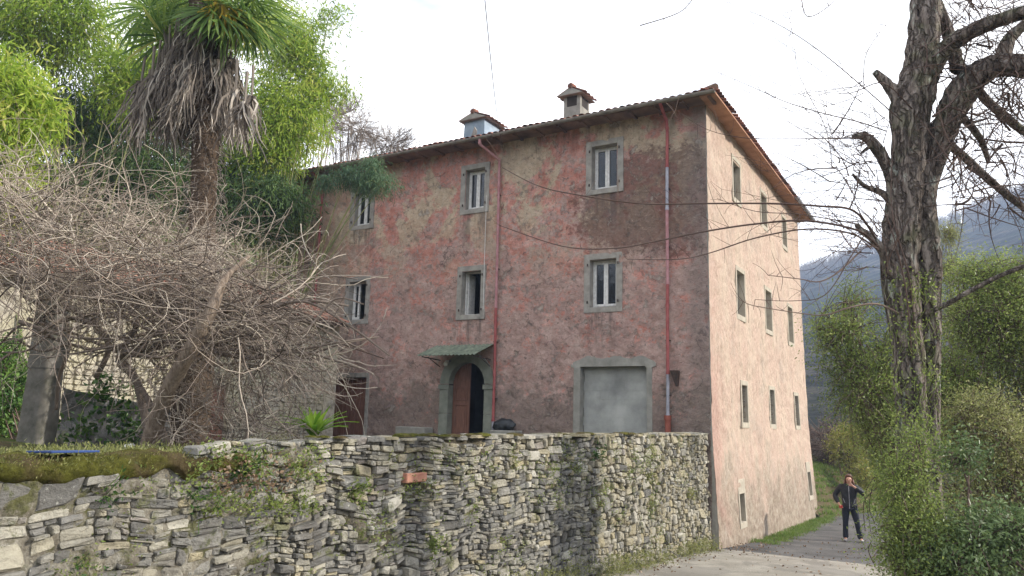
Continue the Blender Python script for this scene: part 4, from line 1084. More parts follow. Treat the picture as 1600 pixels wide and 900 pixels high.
for k in range(9):
    o = bpy.data.objects.new('palm_leaf', random.choice(fans)); COL.objects.link(o); o.parent = PALM; a = k * 2.4
    orient(o, crown + Vector((0, 0, .25)), crown + Vector((math.cos(a) * .8, math.sin(a) * .8, .9 + .25 * (k % 3))), rnd(-.5, .5))
for px, py, Y in ((440, 165, 8.7), (415, 75, 8.4), (455, 120, 8.9), (400, 60, 8.6)):
    o = bpy.data.objects.new('palm_leaf', fyel); COL.objects.link(o); o.parent = PALM; orient(o, crown, at(px, py, Y) - pb, rnd(-.6, .6)); tag(o, 'yellowed drooping palm leaf')
def deadfan(k):
    mb = MB(); n = 26
    for i in range(n):
        L = rnd(.45, .78); sx, sy = random.gauss(0, .10), random.gauss(0, .08); w = rnd(.006, .017); tw = rnd(0, 3.1); sd = Vector((math.cos(tw), math.sin(tw), 0)); vs = []
        for q in (0, .3, .55, .8, 1):
            c = Vector((sx * q ** .7 + .03 * math.sin(q * 5 + i), sy * q ** .7 + .02 * math.cos(q * 6 + i), -.25 - L * q)); vs += [c - sd * w * (1.05 - q * .8), c + sd * w * (1.05 - q * .8)]
        mb.add(vs, [(2 * j, 2 * j + 1, 2 * j + 3, 2 * j + 2) for j in range(4)], min(1, max(0, random.gauss(.45, .28))))
    mb.tube([(0, 0, .15), (0, 0, -.05), (0, 0, -.28)], [.014, .012, .01], 4, tint=.5)
    me = mb.mesh('dead_palm_leaf'); me.materials.append(M_dead); return me
DF = [deadfan(k) for k in range(7)]
for k in range(125):
    t = random.random() ** .8; zz = -.45 - 1.15 * t; a = rnd(0, 6.28); R = (.20 + .30 * math.sin(min(1, t * 1.05 + .12) * 2.5) ** 1) * rnd(.7, 1.1)
    p = crown + Vector((math.cos(a) * R - .03 + .0 * t, math.sin(a) * R, zz)); o = bpy.data.objects.new('dead_palm_leaf', random.choice(DF)); COL.objects.link(o); o.parent = PALM
    o.location = p; o.rotation_euler = (math.sin(a) * rnd(-.1, .28), -math.cos(a) * rnd(-.1, .28), a + rnd(-1, 1)); o.scale = (rnd(.8, 1.3),) * 2 + (rnd(.75, 1.1),)
for px, py, Y in ((225, 100, 9.7), (232, 125, 9.6), (222, 140, 9.9), (240, 90, 9.5), (370, 110, 9.2), (385, 130, 9.1), (395, 120, 9.4)):
    o = bpy.data.objects.new('dead_palm_leaf', random.choice(DF)); COL.objects.link(o); o.parent = PALM; o.location = at(px, py, Y) - pb; o.rotation_euler = (rnd(-.1, .1), rnd(-.1, .1), rnd(0, 6)); o.scale = (1.5, 1.5, 1.05)

# ---- outbuilding at the left
OX, OY = -9.55, -1.6      # its corner nearest the house, in house axes
OUT = empty('outbuilding', H(OX, OY), -HA, label='low stone outbuilding with red tiled roof behind the bare vines', cat='building')
M_rough = None
def om():
    m = Mat('old_limewashed_rubble', .95, .1); g = m.noise(6, 8, .7); k = m.noise(1.2, 6, .65)
    c = m.mix(m.smooth(k, .42, .6), m.ramp(g, (.34, (.17, .15, .12)), (.5, (.42, .38, .31)), (.7, (.58, .54, .46))), m.ramp(g, (.3, (.36, .33, .24)), (.7, (.60, .55, .40))))
    m.col(c); m.bump(g, .9, .04); return m.done()
M_rough = om()
OLEN, OH = 13.5, 4.02
# long wall: local x outward, y negative towards the camera
mb = MB(lambda s, o, z: (o, -s, z))
oh = [(2.9, 3.8, .45, 2.15), (7.2, 8.2, .7, 2.3)]
def seg(a, b, z0, z1):
    mb.box((a, -.45, z0), (b, -.035, z1))
seg(0, 2.9, -.2, OH); seg(3.8, 7.2, -.2, OH); seg(8.2, OLEN, -.2, OH); seg(2.9, 3.8, 2.15, OH); seg(7.2, 8.2, 2.3, OH); seg(7.2, 8.2, -.2, .7)
mb.obj('wall', M_rough, OUT, kind='stuff')
gridV = []; gridF = []
for i in range(101):
    for j in range(61):
        a, b = 6.6 + (OLEN - 6.6) * i / 100, .2 + (OH - .2) * j / 60
        hole = 7.2 < a < 8.2 and .7 < b < 2.3
        gridV.append((.03 + .03 * nz3(a * 2.2, b * 2.2) + .02 * nz3(a * 7, b * 7), -a, b))
for i in range(100):
    for j in range(60):
        a, b = 6.6 + (OLEN - 6.6) * (i + .5) / 100, .2 + (OH - .2) * (j + .5) / 60
        if 7.2 < a < 8.2 and .7 < b < 2.3: continue
        o = i * 61 + j; gridF.append((o, o + 61, o + 62, o + 1))
link('plaster', npmesh('plaster', gridV, gridF, smooth=True), M_rough, OUT)
mb = MB(lambda s, o, z: (o, -s, z)); leafs = []
def split2(s0, s1, z0, z1):
    w, h = s1 - s0, z1 - z0; th = .26 * random.choice([.6, .8, 1, 1.4])
    if w < th and h < th * .7: leafs.append((s0, s1, z0, z1)); return
    if w / h > 1.8 * rnd(.8, 1.3): m = s0 + w * rnd(.33, .67); split2(s0, m, z0, z1); split2(m, s1, z0, z1)
    else: m = z0 + h * rnd(.33, .67); split2(s0, s1, z0, m); split2(s0, s1, m, z1)
for a, b, c, d in ((0, 2.9, .3, OH), (2.9, 3.8, 2.3, OH), (3.8, 6.6, .3, OH)):
    s = a
    while s < b - .01:
        e = min(b, s + .95); 
        z = c
        while z < d - .01: t = min(d, z + .62); split2(s, e, z, t); z = t
        s = e
for s0, s1, z0, z1 in leafs:
    n = 8; c = Vector(((s0 + s1) / 2, (z0 + z1) / 2)); P = []
    for q in range(n):
        a = 2 * math.pi * (q + .5) / n; ex = math.copysign(abs(math.cos(a)) ** .5, math.cos(a)); ey = math.copysign(abs(math.sin(a)) ** .5, math.sin(a))
        P.append((c.x + (s1 - s0) / 2 * ex * .94 + rnd(-.006, .006), c.y + (z1 - z0) / 2 * ey * .93 + rnd(-.006, .006)))
    o = rnd(.0, .03); vs = [(x, -.05, z) for x, z in P] + [(c.x + (x - c.x) * .85, o + rnd(-.004, .004), c.y + (z - c.y) * .85) for x, z in P]
    mb.add(vs, [tuple(range(n, 2 * n))] + [(i, (i + 1) % n, n + (i + 1) % n, n + i) for i in range(n)], rnd(0, 1))
mb.obj('stone', M_rough, OUT, kind='stuff')
mb = MB(); mb.box((-5.5, .0, -.2), (0.02, .4, OH)); mb.obj('wall', M_rough, OUT)
mb = MB(lambda s, o, z: (o, -s, z)); mb.box((2.9, -.2, .4), (3.8, -.14, 2.15)); dd_ = mb.obj('door', M_wood, OUT)
for k in range(5): mb = MB(lambda s, o, z: (o, -s, z)); mb.box((2.91 + k * .178, -.142, .42), (2.91 + k * .178 + .17, -.122, 2.13)); mb.obj('door_board', M_wood, dd_, bevel=.003)
mb = MB(lambda s, o, z: (o, -s, z)); mb.box((7.2, -.3, .7), (8.2, -.26, 2.3)); mb.obj('shutter', M_wood, OUT)
RW, RP = 3.2, .36
mb = MB(); zr = OH + .02
mb.add([(.35, .35, zr - .35 * RP), (.35, -OLEN, zr - .35 * RP), (-RW, -OLEN, zr + RW * RP), (-RW, .35, zr + RW * RP), (-2 * RW, .35, zr), (-2 * RW, -OLEN, zr)], [(0, 1, 2, 3), (3, 2, 5, 4)])
orf = mb.obj('roof', M_tile, OUT)
mb = MB(); mb.box((.30, -OLEN, zr - .22), (.36, .35, zr - .13)); mb.obj('eave_board', M_iron, orf)
mb = MB(); ts = math.atan(RP)
for r_ in range(10):
    for k in range(int(OLEN / .2) + 2):
        x = .42 - r_ * .36; z = zr - x * RP + .03 + rnd(0, .012); y = .35 - k * .2
        m = Matrix.Translation((x, y, z)) @ Matrix.Rotation(rad(90) + rnd(-.05, .05), 4, 'Z') @ Matrix.Rotation(ts, 4, 'X'); tm = tile_mesh('x')
        if r_ == 0 and k < 55:
            o = bpy.data.objects.new('roof_tile', random.choice(TILES)); COL.objects.link(o); o.parent = orf; o.matrix_basis = m
        else: mb.add([m @ Vector(v) for v in tm.v], tm.f, min(1, rnd(.3, 1.1)))
mb.obj('roof_tile', M_tile, orf, fix=False, kind='stuff')

# ---- pergola pillar, bank wall, hedge at the left edge
pp = at(57, 690, 9.6); pz = 1.0
PIL = empty('pergola_pillar', (pp.x, pp.y, pz), rad(-12), label='thick grey stone pillar carrying the vine at the left', cat='pillar')
M_pil = cement('mouldy_grey_render', (.09, .09, .07), (.27, .25, .225))
def blob_column(w, z0, z1, seed):
    V = []; F = []; nz_, na = 40, 24
    for i in range(nz_ + 1):
        z = z0 + (z1 - z0) * i / nz_
        for k in range(na):
            a = 2 * math.pi * k / na; ex = math.copysign(abs(math.cos(a)) ** .35, math.cos(a)); ey = math.copysign(abs(math.sin(a)) ** .35, math.sin(a)); r = w / 2 * (1 + .05 * nz3(a, z * 3, seed) + .03 * nz3(a * 4, z * 11, seed)) * (1.10 - .10 * i / nz_)
            V.append((ex * r, ey * r, z))
    for i in range(nz_):
        for k in range(na): F.append((i * na + k, i * na + (k + 1) % na, (i + 1) * na + (k + 1) % na, (i + 1) * na + k))
    return npmesh('shaft', V, F, smooth=True)
link('shaft', blob_column(.31, 0, 1.05, 1), M_pil, PIL)
link('shaft', blob_column(.30, 1.055, 2.05, 2), M_pil, PIL)
# low rubble bank between pillar and vine foot
V = []; F = []; a = at(70, 690, 10.6); b = at(300, 690, 10.0)
for i in range(61):
    for j in range(25):
        t = i / 60; p = a.lerp(b, t); z = .7 + 1.15 * j / 24 - .35 * t * j / 24
        V.append((p.x + .08 * nz3(p.x * 3, z * 4), p.y + .35 * (j / 24) + .14 * nz3(p.x * 2.5, z * 3, 4) + .06 * nz3(p.x * 9, z * 9), z))
for i in range(60):
    for j in range(24):
        o = i * 25 + j; F.append((o, o + 25, o + 26, o + 1))
link('rubble_bank', npmesh('rubble_bank', V, F), M_stone, label='low mossy rubble bank with ivy between the pillar and the leaning vine stem', cat='wall')
def leafpatch(name, label, cat, pts, mat, n, L, spread=(.1, .1, .1), aspect=.8, nrm=(0, -.6, .5), group=None, stems=True, kind=None, droop=0):
    root_p = Vector(pts[0]); C = []; D = []; T = []
    for _ in range(n):
        p = Vector(random.choice(pts)) + Vector((random.gauss(0, spread[0]), random.gauss(0, spread[1]), random.gauss(0, spread[2])))
        C.append(tuple(p - root_p)); D.append((nrm[0] + random.gauss(0, .6), nrm[1] + random.gauss(0, .6), nrm[2] + random.gauss(0, .6) - droop)); T.append(.5 + .3 * nz3(p.x * 5, p.y * 5, p.z * 5) + random.gauss(0, .2))
    me = leaves_mesh('x', np.array(C), RNG.uniform(L * .6, L * 1.3, n), RNG.uniform(L * .6, L * 1.3, n) * aspect, np.array(D), np.clip(T, 0, 1))
    r = empty(name, tuple(root_p), label=label, cat=cat, group=group) if not kind else None
    o = link('leaves' if not kind else name, me, mat, r, kind='stuff')
    if kind: o.location = root_p; 
    else:
        cur = []
        for c, d in list(zip(C, D))[::3]:
            c = Vector(c); cur.append((bez(Vector((0, 0, -.02)) if c.length < .16 else c - Vector((rnd(-.1, .1), -.03, .12)), c * .5, c, 4) if c.length < .16 else bez(c - Vector((rnd(-.08, .08), -.02, .10)), c - Vector((0, 0, .04)), c, 4), np.linspace(.003, .0015, 4)))
        link('stems', tubes_mesh('stems', cur, 3), mat, r, kind='stuff')
    return o
leafpatch('ivy', 'broad-leaved ivy creeping over the rubble bank behind the vine stem', 'ivy', [tuple(at(x, y, 9.95)) for x, y in [(150, 620), (170, 635), (190, 625), (205, 650), (180, 665), (215, 675), (130, 660), (165, 600), (120, 680), (200, 690)]], M_ivy, 420, .085, (.13, .06, .08))
bush('hedge', 'sunlit green hedge at the left edge beyond the pillar', 'hedge', tuple(at(5, 690, 12)), [E_(-5, 610, 12, .45, .4, .9, 260), E_(-60, 600, 12, .6, .4, .9, 120)], M_ivy, M_twig, nleaf=22, spread=.12, leaflen=(.05, .09), aspect=.6, base_r=.4, tintb=.2, tipup=.1, tiplen=.1)

# ---- the bare vine on its pergola
VB = at(230, 697, 7.6); VB.z = 1.12
VINE = empty('wisteria_vine', tuple(VB), label='huge tangle of bare pale vine shoots sprawling over the pergola at left', cat='vine')
def vtube(name, pts, radii, lump=.12, n=10, mat=None):
    P = [Vector(p) for p in pts]; out = []; R = []
    for i in range(len(P) - 1):
        for k in range(6):
            t = k / 6; p0, p1, p2, p3 = P[max(i - 1, 0)], P[i], P[i + 1], P[min(i + 2, len(P) - 1)]
            out.append(.5 * ((2 * p1) + (p2 - p0) * t + (2 * p0 - 5 * p1 + 4 * p2 - p3) * t * t + (3 * p1 - p0 - 3 * p2 + p3) * t ** 3)); R.append(radii[i] * (1 - t) + radii[i + 1] * t)
    out.append(P[-1]); R.append(radii[-1]); R = [r * (1 + lump * nz3(i * .45, r * 90)) for i, r in enumerate(R)]
    mb = MB(); mb.tube([p - VB for p in out], R, n, tint=.35); return mb.obj(name, mat or M_vine, VINE, smooth=True)
M_vinestem = simple('fissured_vine_bark', (.13, .095, .07), (.36, .29, .23), 22, .95, .8, .02, .1, stretch=(1.5, 1.5, .35))
vtube('stem', [VB, at(258, 620, 7.3), at(296, 550, 7.1), at(332, 480, 7.0), at(352, 435, 7.1), at(390, 400, 7.3)], [.088, .076, .068, .06, .035, .012], mat=M_vinestem)
vtube('stem', [at(235, 700, 8.5), at(215, 600, 8.6), at(190, 560, 8.6), at(240, 540, 8.5), at(300, 520, 8.3), at(250, 470, 8.3)], [.05, .045, .05, .05, .045, .03])
vtube('stem', [at(150, 590, 8.8), at(170, 540, 8.7), at(140, 500, 8.6), at(90, 470, 8.6), at(60, 430, 8.6)], [.03, .035, .035, .03, .025])
vtube('stem', [at(265, 700, 8.0), at(240, 640, 8.0), at(205, 585, 8.0), at(185, 560, 8.1), at(215, 500, 8.1), at(180, 465, 8.1)], [.03, .03, .032, .03, .028, .02])
vtube('stem', [at(88, 640, 9), at(92, 590, 8.9), at(108, 540, 8.8), at(100, 490, 8.8)], [.02, .022, .022, .018])
vtube('stem', [at(330, 490, 8), at(410, 480, 7.8), at(480, 470, 7.9), at(545, 478, 8)], [.03, .022, .018, .01])
vtube('stem', [at(300, 540, 8), at(390, 560, 7.8), at(470, 550, 7.8), at(560, 575, 7.8)], [.028, .02, .015, .008])
for k in range(60):
    x0 = rnd(20, 440); y0 = rnd(430, 560); Y = rnd(7.6, 9.3); L = rnd(90, 230); s = rnd(-.25, .35); sg = random.choice((1, 1, -1))
    x1 = x0 + sg * L; vtube('branch', [at(x0, y0, Y), at(x0 + sg * L * .35, y0 + rnd(-25, 35), Y + rnd(-.3, .3)), at(x0 + sg * L * .7, y0 + s * L * .5 + rnd(-25, 25), Y + rnd(-.4, .4)), at(x1, min(640, y0 + s * L), Y + rnd(-.3, .3))], [rnd(.012, .026), .014, .011, .006], n=6)
# pergola wires and poles hidden in the mass
mb = MB(); mb.tube([at(30, 448, 9.6), at(330, 470, 8.1)], .035, 6); mb.tube([at(330, 468, 8.1), at(600, 560, 8.6)], .008, 5); mb.obj('pergola_pole', M_iron, label='dark iron pergola pole running from the pillar into the vine', cat='pole')
top = [(-120, 250), (0, 285), (100, 318), (200, 348), (300, 385), (400, 425), (480, 440), (545, 455), (600, 560)]
bot = [(-120, 455), (0, 440), (100, 455), (200, 480), (300, 510), (400, 560), (480, 590), (545, 590), (600, 585)]
def interp(T, x):
    for (a, b), (c, d) in zip(T, T[1:]):
        if a <= x <= c: return b + (d - b) * (x - a) / (c - a)
    return T[-1][1]
cur = []; tn = []
def shoot(p, d, L, r, curl, grav, tint, n=9):
    pts = [p]; st = L / (n - 1); ax = rvec(1).normalized()
    for _ in range(n - 1):
        d = (Quaternion(ax, curl * rnd(.3, 1.5)) @ d + rvec(.17) + Vector((0, 0, -grav))).normalized(); pts.append(pts[-1] + d * st)
    cur.append(([q - VB for q in pts], np.linspace(r, r * .4, n))); tn.append(tint); return pts, d
PXM = 1 / 147.0
for k in range(1750):
    x = 560 * random.random() ** .85 - 110; t = random.random() ** .85; yt, yb = interp(top, x), interp(bot, x); y = yt + (yb - yt) * t; Y = rnd(7.3, 9.6) - .5 * t
    if x > 395 and random.random() < .55: continue
    p = at(x, y, Y); right = 1 if random.random() < .72 else -1
    d = Vector((right * rnd(.5, 1.2), rnd(-.5, .5), random.gauss(.42 - .70 * t - .1 * sstep(250, 550, x), .45))).normalized()
    L = rnd(.5, 1.6) * (1 - .35 * sstep(350, 560, x)); r = rnd(.0028, .0070)
    ti = min(1, max(0, random.gauss(.62 - .25 * t, .27))); r *= random.choice((.7, .8, 1, 1.0, 1.4))  # paler above, darker below: sunlight and shade put into the shoot tint
    pts, dd2 = shoot(p, d, L, r, rnd(0, .42), rnd(.02, .12), ti)
    for q in range(random.randint(1, 3)):
        b = pts[random.randint(2, 7)]; shoot(b, (d + rvec(.7)).normalized(), rnd(.15, .55), r * .6, rnd(0, .35), .02, ti)
for k in range(150):       # long whips thrown upwards from the top
    x = -80 + 460 * random.random() ** 1.7; p = at(x, interp(top, x) + rnd(10, 60), rnd(7.8, 9.2)); hgt = 1 - .55 * sstep(60, 400, x)
    shoot(p, Vector((rnd(-.7, .9), rnd(-.3, .3), rnd(.35, 1.1))).normalized(), rnd(.5, 1.35) * hgt + .15, rnd(.003, .006), rnd(0, .22), .05, random.gauss(.75, .12))
for k in range(230):       # hanging curtain to the right of the stem
    x = 230 + 300 * random.random() ** 1.5; y = rnd(500, 600); p = at(x, y, rnd(7.2, 8.6)); shoot(p, Vector((rnd(-.6, .9), rnd(-.3, .3), rnd(-1, .3))).normalized(), rnd(.3, .85), rnd(.003, .007), rnd(0, .4), .05, random.gauss(.6, .2))
for k in range(300):       # heap by the foot
    x = 262 + 220 * random.random() ** 1.3; y = rnd(600 + (x - 262) * .25, 695); p = at(x, y, rnd(7.2, 8.0)); shoot(p, Vector((rnd(-1, 1), rnd(-.3, .3), rnd(-.9, .7))).normalized(), rnd(.2, .7), rnd(.0025, .006), rnd(0, .5), .04, random.gauss(.5, .2))
for (x, y, x2, y2, xm, ym) in ((470, 350, 520, 440, 470, 400), (450, 440, 590, 433, 530, 425), (520, 555, 605, 480, 590, 545), (440, 540, 590, 605, 520, 620), (455, 470, 555, 530, 540, 445), (500, 560, 585, 585, 540, 560), (100, 330, 300, 275, 150, 240), (60, 330, 45, 200, 100, 260)):
    cur.append(([q - VB for q in bez(at(x, y, 7.9), at(xm, ym, 7.7), at(x2, y2, 7.8), 9)], np.linspace(.007, .003, 9))); tn.append(.85)
link('shoots', tubes_mesh('shoots', cur, 4, np.clip(tn, 0, 1)), M_vine, VINE, kind='stuff')

# ---- strap-leaved plant, weeds on the wall, blue board, litter
sp = at(490, 680, 7.6)
SP = empty('strap_leaf_plant', tuple(sp), label='bright green strap-leaved lily clump on the wall top by the vine', cat='plant')
for k in range(38):
    a = rnd(0, 6.28); L = rnd(.22, .40); lean = rnd(.35, 1.7); mb = MB(); d = Vector((math.cos(a), math.sin(a), 0)); sd = Vector((-d.y, d.x, 0)); vs = []
    for q in (0, .25, .5, .75, 1):
        c = d * (.03 + L * lean * q ** 1.3 * .8) + Vector((0, 0, L * (q - .38 * lean * q * q))); w = .025 * (1.1 - q ** 2.5); vs += [c - sd * w, c + Vector((0, 0, -.006)), c + sd * w]
    mb.add(vs, [(3 * j + i, 3 * j + i + 1, 3 * j + i + 4, 3 * j + i + 3) for j in range(4) for i in (0, 1)], rnd(0, 1)); mb.obj('leaf', M_strap, SP)
def wall_pt(px, py, off=.04):
    """point of the retaining wall's face seen at px,py"""
    d = at(px, py, 1) - EYE; P0 = H(-.10 + off, 0); t = (P0 - EYE).dot(hx) / d.dot(hx); return EYE + d * t
for lab, px, py, n, L, mt in (
    ('feathery green weed tuft below the orange brick', 552, 764, 130, .05, M_hedge), ('leafy weed hanging from the wall below the strap leaves', 375, 735, 110, .06, M_ivy),
    ('small ivy spray left of the brick near the wall top', 300, 770, 60, .05, M_ivy), ('fern tuft high in the wall under the arched door', 800, 722, 70, .05, M_hedge2),
    ('green tuft in the wall below the blocked garage', 930, 708, 60, .05, M_ivy), ('grassy clump in the wall under the red cast pipe', 1010, 745, 90, .05, M_hedge2),
    ('tall dusty weed on the lower wall beneath the arched door', 672, 850, 150, .05, M_hedge), ('ivy scrap at the left end below the moss', 165, 770, 60, .045, M_ivy),
    ('little rosette of leaves on the lower left stones', 120, 880, 40, .04, M_ivy), ('dusty green weed in the wall left of the corner', 1075, 770, 90, .05, M_hedge2), ('small weed in the joint between the two dark stone bands', 610, 712, 50, .04, M_hedge2)):
    c = wall_pt(px, py); k = abs(c.y) / 9
    leafpatch('wall_weed', lab, 'weed', [tuple(c), tuple(c + Vector((0, 0, -.07))), tuple(c + hy * .08)], mt, n, L * (.6 + .4 * k), (.07, .03, .055), .45, (.7, -.5, .3), 'weeds growing in the retaining wall')
pts = [tuple(H(.02 + rnd(0, .15) + .02, -s, gz(*H(.1, -s).xy) + rnd(0, .35) ** 1.3)) for s in [rnd(.3, 10.5) for _ in range(260)] if nz3(s * .9, 2) > -.25 + .0 * s]
leafpatch('wall_foot_weeds', None, None, pts, M_hedge2, 9000, .04, (.09, .06, .06), .35, (.3, -.2, .8), kind='stuff')
pts = [tuple(H(-.1 + rnd(.03, .06) + .02, -s, z)) for s, z in [(rnd(.5, 11), rnd(-.7, 1.3)) for _ in range(900)] if nz3(s * .8, z * 1.5, 7) > .12]
pts += [tuple(H(-.1 + wface(s, z) + .01, -s, z)) for s, z in [(rnd(3, 16.5), rnd(-.1, 1.25)) for _ in range(9000)] if soilpatch(s, z) > .35]
leafpatch('wall_creepers', None, None, pts, M_hedge, 9000, .028, (.05, .02, .045), .5, (.7, -.4, .1), kind='stuff')
pts = [tuple(H(rnd(.0, .55) + .13, s, gz(*H(.3, s).xy) + .02)) for s in [rnd(2.4, 11.5) for _ in range(260)] if nz3(s * 1.4, 6) > -.3]
leafpatch('house_foot_grass', None, None, pts, M_grass, 9000, .075, (.10, .10, .02), .14, (0, 0, 1.4), kind='stuff')
pts = [tuple(H(-.1 - rnd(.2, 1.6), -s, ter_z(-1, -s) + .08)) for s in [rnd(11, 17) for _ in range(300)]]
leafpatch('terrace_grass', None, None, pts, M_hedge2, 9000, .04, (.15, .15, .02), .3, (0, 0, 1), kind='stuff')
pts = [tuple(H(-.1 + rnd(-.3, .09), -s, wtop(s) + .03 - (.06 if q < .3 else 0) + .03 * nz3(s * 9, 1))) for s, q in [(rnd(11.4, 17), random.random()) for _ in range(500)]]
leafpatch('moss_tufts', None, None, pts, leafmat('moss_blade', [(0, (.05, .06, .012)), (.5, (.14, .15, .03)), (.8, (.22, .21, .07)), (1, (.26, .19, .11))], .2), 9000, .022, (.06, .06, .02), .3, (.3, -.2, .9), kind='stuff')
pts = [tuple(wall_pt(rnd(330, 480), rnd(715, 770), .08)) for _ in range(60)]
leafpatch('green_trailers', None, None, [tuple(wall_pt(rnd(280, 500), rnd(690, 800), .08)) for _ in range(50)], M_hedge, 1500, .035, (.06, .05, .03), .5, (.6, -.4, .2), kind='stuff')
leafpatch('dry_leaf_litter', None, None, pts, leafmat('dry_leaf', [(0, (.12, .07, .04)), (.6, (.27, .18, .11)), (1, (.40, .32, .24))], .1), 420, .035, (.07, .05, .03), .7, (.6, -.4, .4), kind='stuff')
bp = wall_pt(145, 713, 0) ; bl = H(-.16, 0); lx_, ly_ = loc(bp)
mb = MB(); mb.box((-.17, -.11, 0), (.17, .11, .014)); bb = mb.obj('blue_board', simple('dark_blue_cover', (.02, .045, .15), (.035, .075, .22), 6, .45, .2), bevel=.003, label='thin dark blue board lying flat on the mossy wall top', cat='board')
bb.location = H(-.25, ly_ - .1, wtop(-ly_) + .07); bb.rotation_euler = (rad(-2), rad(1), -HA + rad(100))
for q, (px, py, Y, s) in enumerate(((203, 698, 7.6, .055), (62, 706, 6.6, .04))):
    bm = bmesh.new(); bmesh.ops.create_icosphere(bm, subdivisions=2, radius=s)
    for v in bm.verts: v.co *= 1 + .35 * nz3(v.co.x * 30, v.co.y * 30, v.co.z * 30 + q); v.co.z *= .6
    me = bpy.data.meshes.new('pebble'); bm.to_mesh(me); bm.free(); o = link('pale_stone', me, M_white, label=('small white stone beside the foot of the leaning vine stem', 'small pale stone on the ground right of the pillar')[q], cat='stone'); o.location = at(px, py, Y)

# ------------------------------------------------------------------ right-hand tree
TB = at(1440, 900, 7.4); TB.z = gz(TB.x, TB.y) - .1
TREE = empty('old_cypress', tuple(TB), label='old thick rough-barked tree with lopped limbs at the right', cat='tree')
def spline(pts, radii, sub=8):
    P = [Vector(p) for p in pts]; out = []; R = []
    for i in range(len(P) - 1):
        for k in range(sub):
            t = k / sub; p0, p1, p2, p3 = P[max(i - 1, 0)], P[i], P[i + 1], P[min(i + 2, len(P) - 1)]
            out.append(.5 * ((2 * p1) + (p2 - p0) * t + (2 * p0 - 5 * p1 + 4 * p2 - p3) * t * t + (3 * p1 - p0 - 3 * p2 + p3) * t ** 3)); R.append(radii[i] * (1 - t) + radii[i + 1] * t)
    out.append(P[-1]); R.append(radii[-1]); return out, R
def limb(name, pts, radii, n=14, rough=.16, ridge_=.12, sub=8, kind=None):
    out, R = spline(pts, radii, sub); V = []; F = []; up = Vector((0, 1, 0)); acc = 0
    for i, p in enumerate(out):
        t = (out[min(i + 1, len(out) - 1)] - out[max(i - 1, 0)]).normalized(); up = (up - t * up.dot(t)).normalized(); w = t.cross(up)
        if i: acc += (out[i] - out[i - 1]).length
        for k in range(n):
            a = 2 * math.pi * k / n
            f = 1 + rough * nz3(math.cos(a) * 1.4, math.sin(a) * 1.4, acc * 2.2 / max(.15, R[i] * 3)) + ridge_ * abs(nz3(math.cos(a) * 4.5, math.sin(a) * 4.5, acc * 1.3 + 9)) * 1.6 + .5 * ridge_ * nz3(math.cos(a) * 9, math.sin(a) * 9, acc * 5)
            V.append(p + (up * math.cos(a) + w * math.sin(a)) * R[i] * f - TB)
    for i in range(len(out) - 1):
        for k in range(n): F.append((i * n + k, i * n + (k + 1) % n, (i + 1) * n + (k + 1) % n, (i + 1) * n + k))
    V.append(out[-1] - TB + (out[-1] - out[-2]) * .3); e = len(V) - 1; m = (len(out) - 1) * n
    F4 = [(m + k, m + (k + 1) % n, e, e) for k in range(n)]
    mb = MB(); mb.add(V, F + [(m + k, m + (k + 1) % n, e) for k in range(n)]); return mb.obj(name, M_bark, TREE, smooth=True, kind=kind)
YT = 7.4
def a_(x, y, dy=0): return at(x, y, YT + dy)
limb('trunk', [TB, a_(1428, 760), a_(1424, 640), a_(1416, 520), a_(1406, 420), a_(1412, 330), a_(1420, 240), a_(1425, 170), a_(1440, 90), a_(1446, 0), a_(1449, -120)],
     [.19, .13, .125, .14, .175, .16, .15, .18, .15, .135, .125], n=48, rough=.14, ridge_=.16, sub=16)
limb('trunk', [TB + Vector((.18, .1, 0)), a_(1450, 760, .1), a_(1450, 620, .1), a_(1450, 500, .05), a_(1449, 400, 0), a_(1446, 300, 0), a_(1470, 220, -.03), a_(1492, 165, -.08), a_(1520, 122, -.15), a_(1565, 102, -.3), a_(1620, 105, -.5), a_(1680, 100, -.7)],
     [.17, .11, .10, .11, .12, .095, .10, .14, .13, .11, .10, .09], n=36, rough=.14, ridge_=.15, sub=14)
limb('limb', [a_(1430, 150), a_(1475, 80, -.2), a_(1520, 48, -.4), a_(1580, 25, -.6), a_(1660, 5, -.9)], [.10, .085, .075, .065, .06])
limb('limb', [a_(1498, 110, -.1), a_(1482, 55), a_(1462, 0), a_(1440, -60)], [.07, .06, .055, .05])
limb('limb', [a_(1560, 110, -.3), a_(1575, 65, -.3), a_(1600, 40, -.3), a_(1640, 20, -.3)], [.075, .06, .05, .05])
limb('limb', [a_(1470, 195), a_(1510, 130, .5), a_(1545, 160, .7), a_(1600, 205, .9), a_(1660, 230, 1)], [.06, .05, .05, .045, .04])
limb('limb', [a_(1460, 200), a_(1495, 180, .2), a_(1530, 215, .3), a_(1545, 255, .4)], [.05, .04, .035, .02])
limb('limb', [a_(1450, 200), a_(1500, 240, .2), a_(1550, 285, .3), a_(1600, 325, .4), a_(1650, 360, .5)], [.05, .042, .04, .034, .03])
limb('limb', [a_(1400, 300), a_(1388, 262), a_(1368, 230), a_(1350, 213), a_(1332, 214)], [.075, .06, .055, .045, .022])
limb('limb', [a_(1415, 175), a_(1400, 148), a_(1385, 130), a_(1366, 112)], [.09, .07, .05, .03])
limb('limb', [a_(1395, 420), a_(1378, 390), a_(1362, 372), a_(1345, 360), a_(1338, 350)], [.06, .045, .035, .03, .022])
limb('limb', [a_(1420, 500), a_(1470, 480, -.2), a_(1510, 458, -.4), a_(1560, 432, -.5), a_(1640, 400, -.7)], [.022, .022, .022, .02, .018], n=8)
limb('limb', [a_(1405, 318), a_(1375, 300), a_(1350, 290), a_(1332, 272)], [.04, .03, .02, .012], n=8)
limb('limb', [a_(1370, 225), a_(1355, 232), a_(1345, 240)], [.025, .018, .008], n=8)
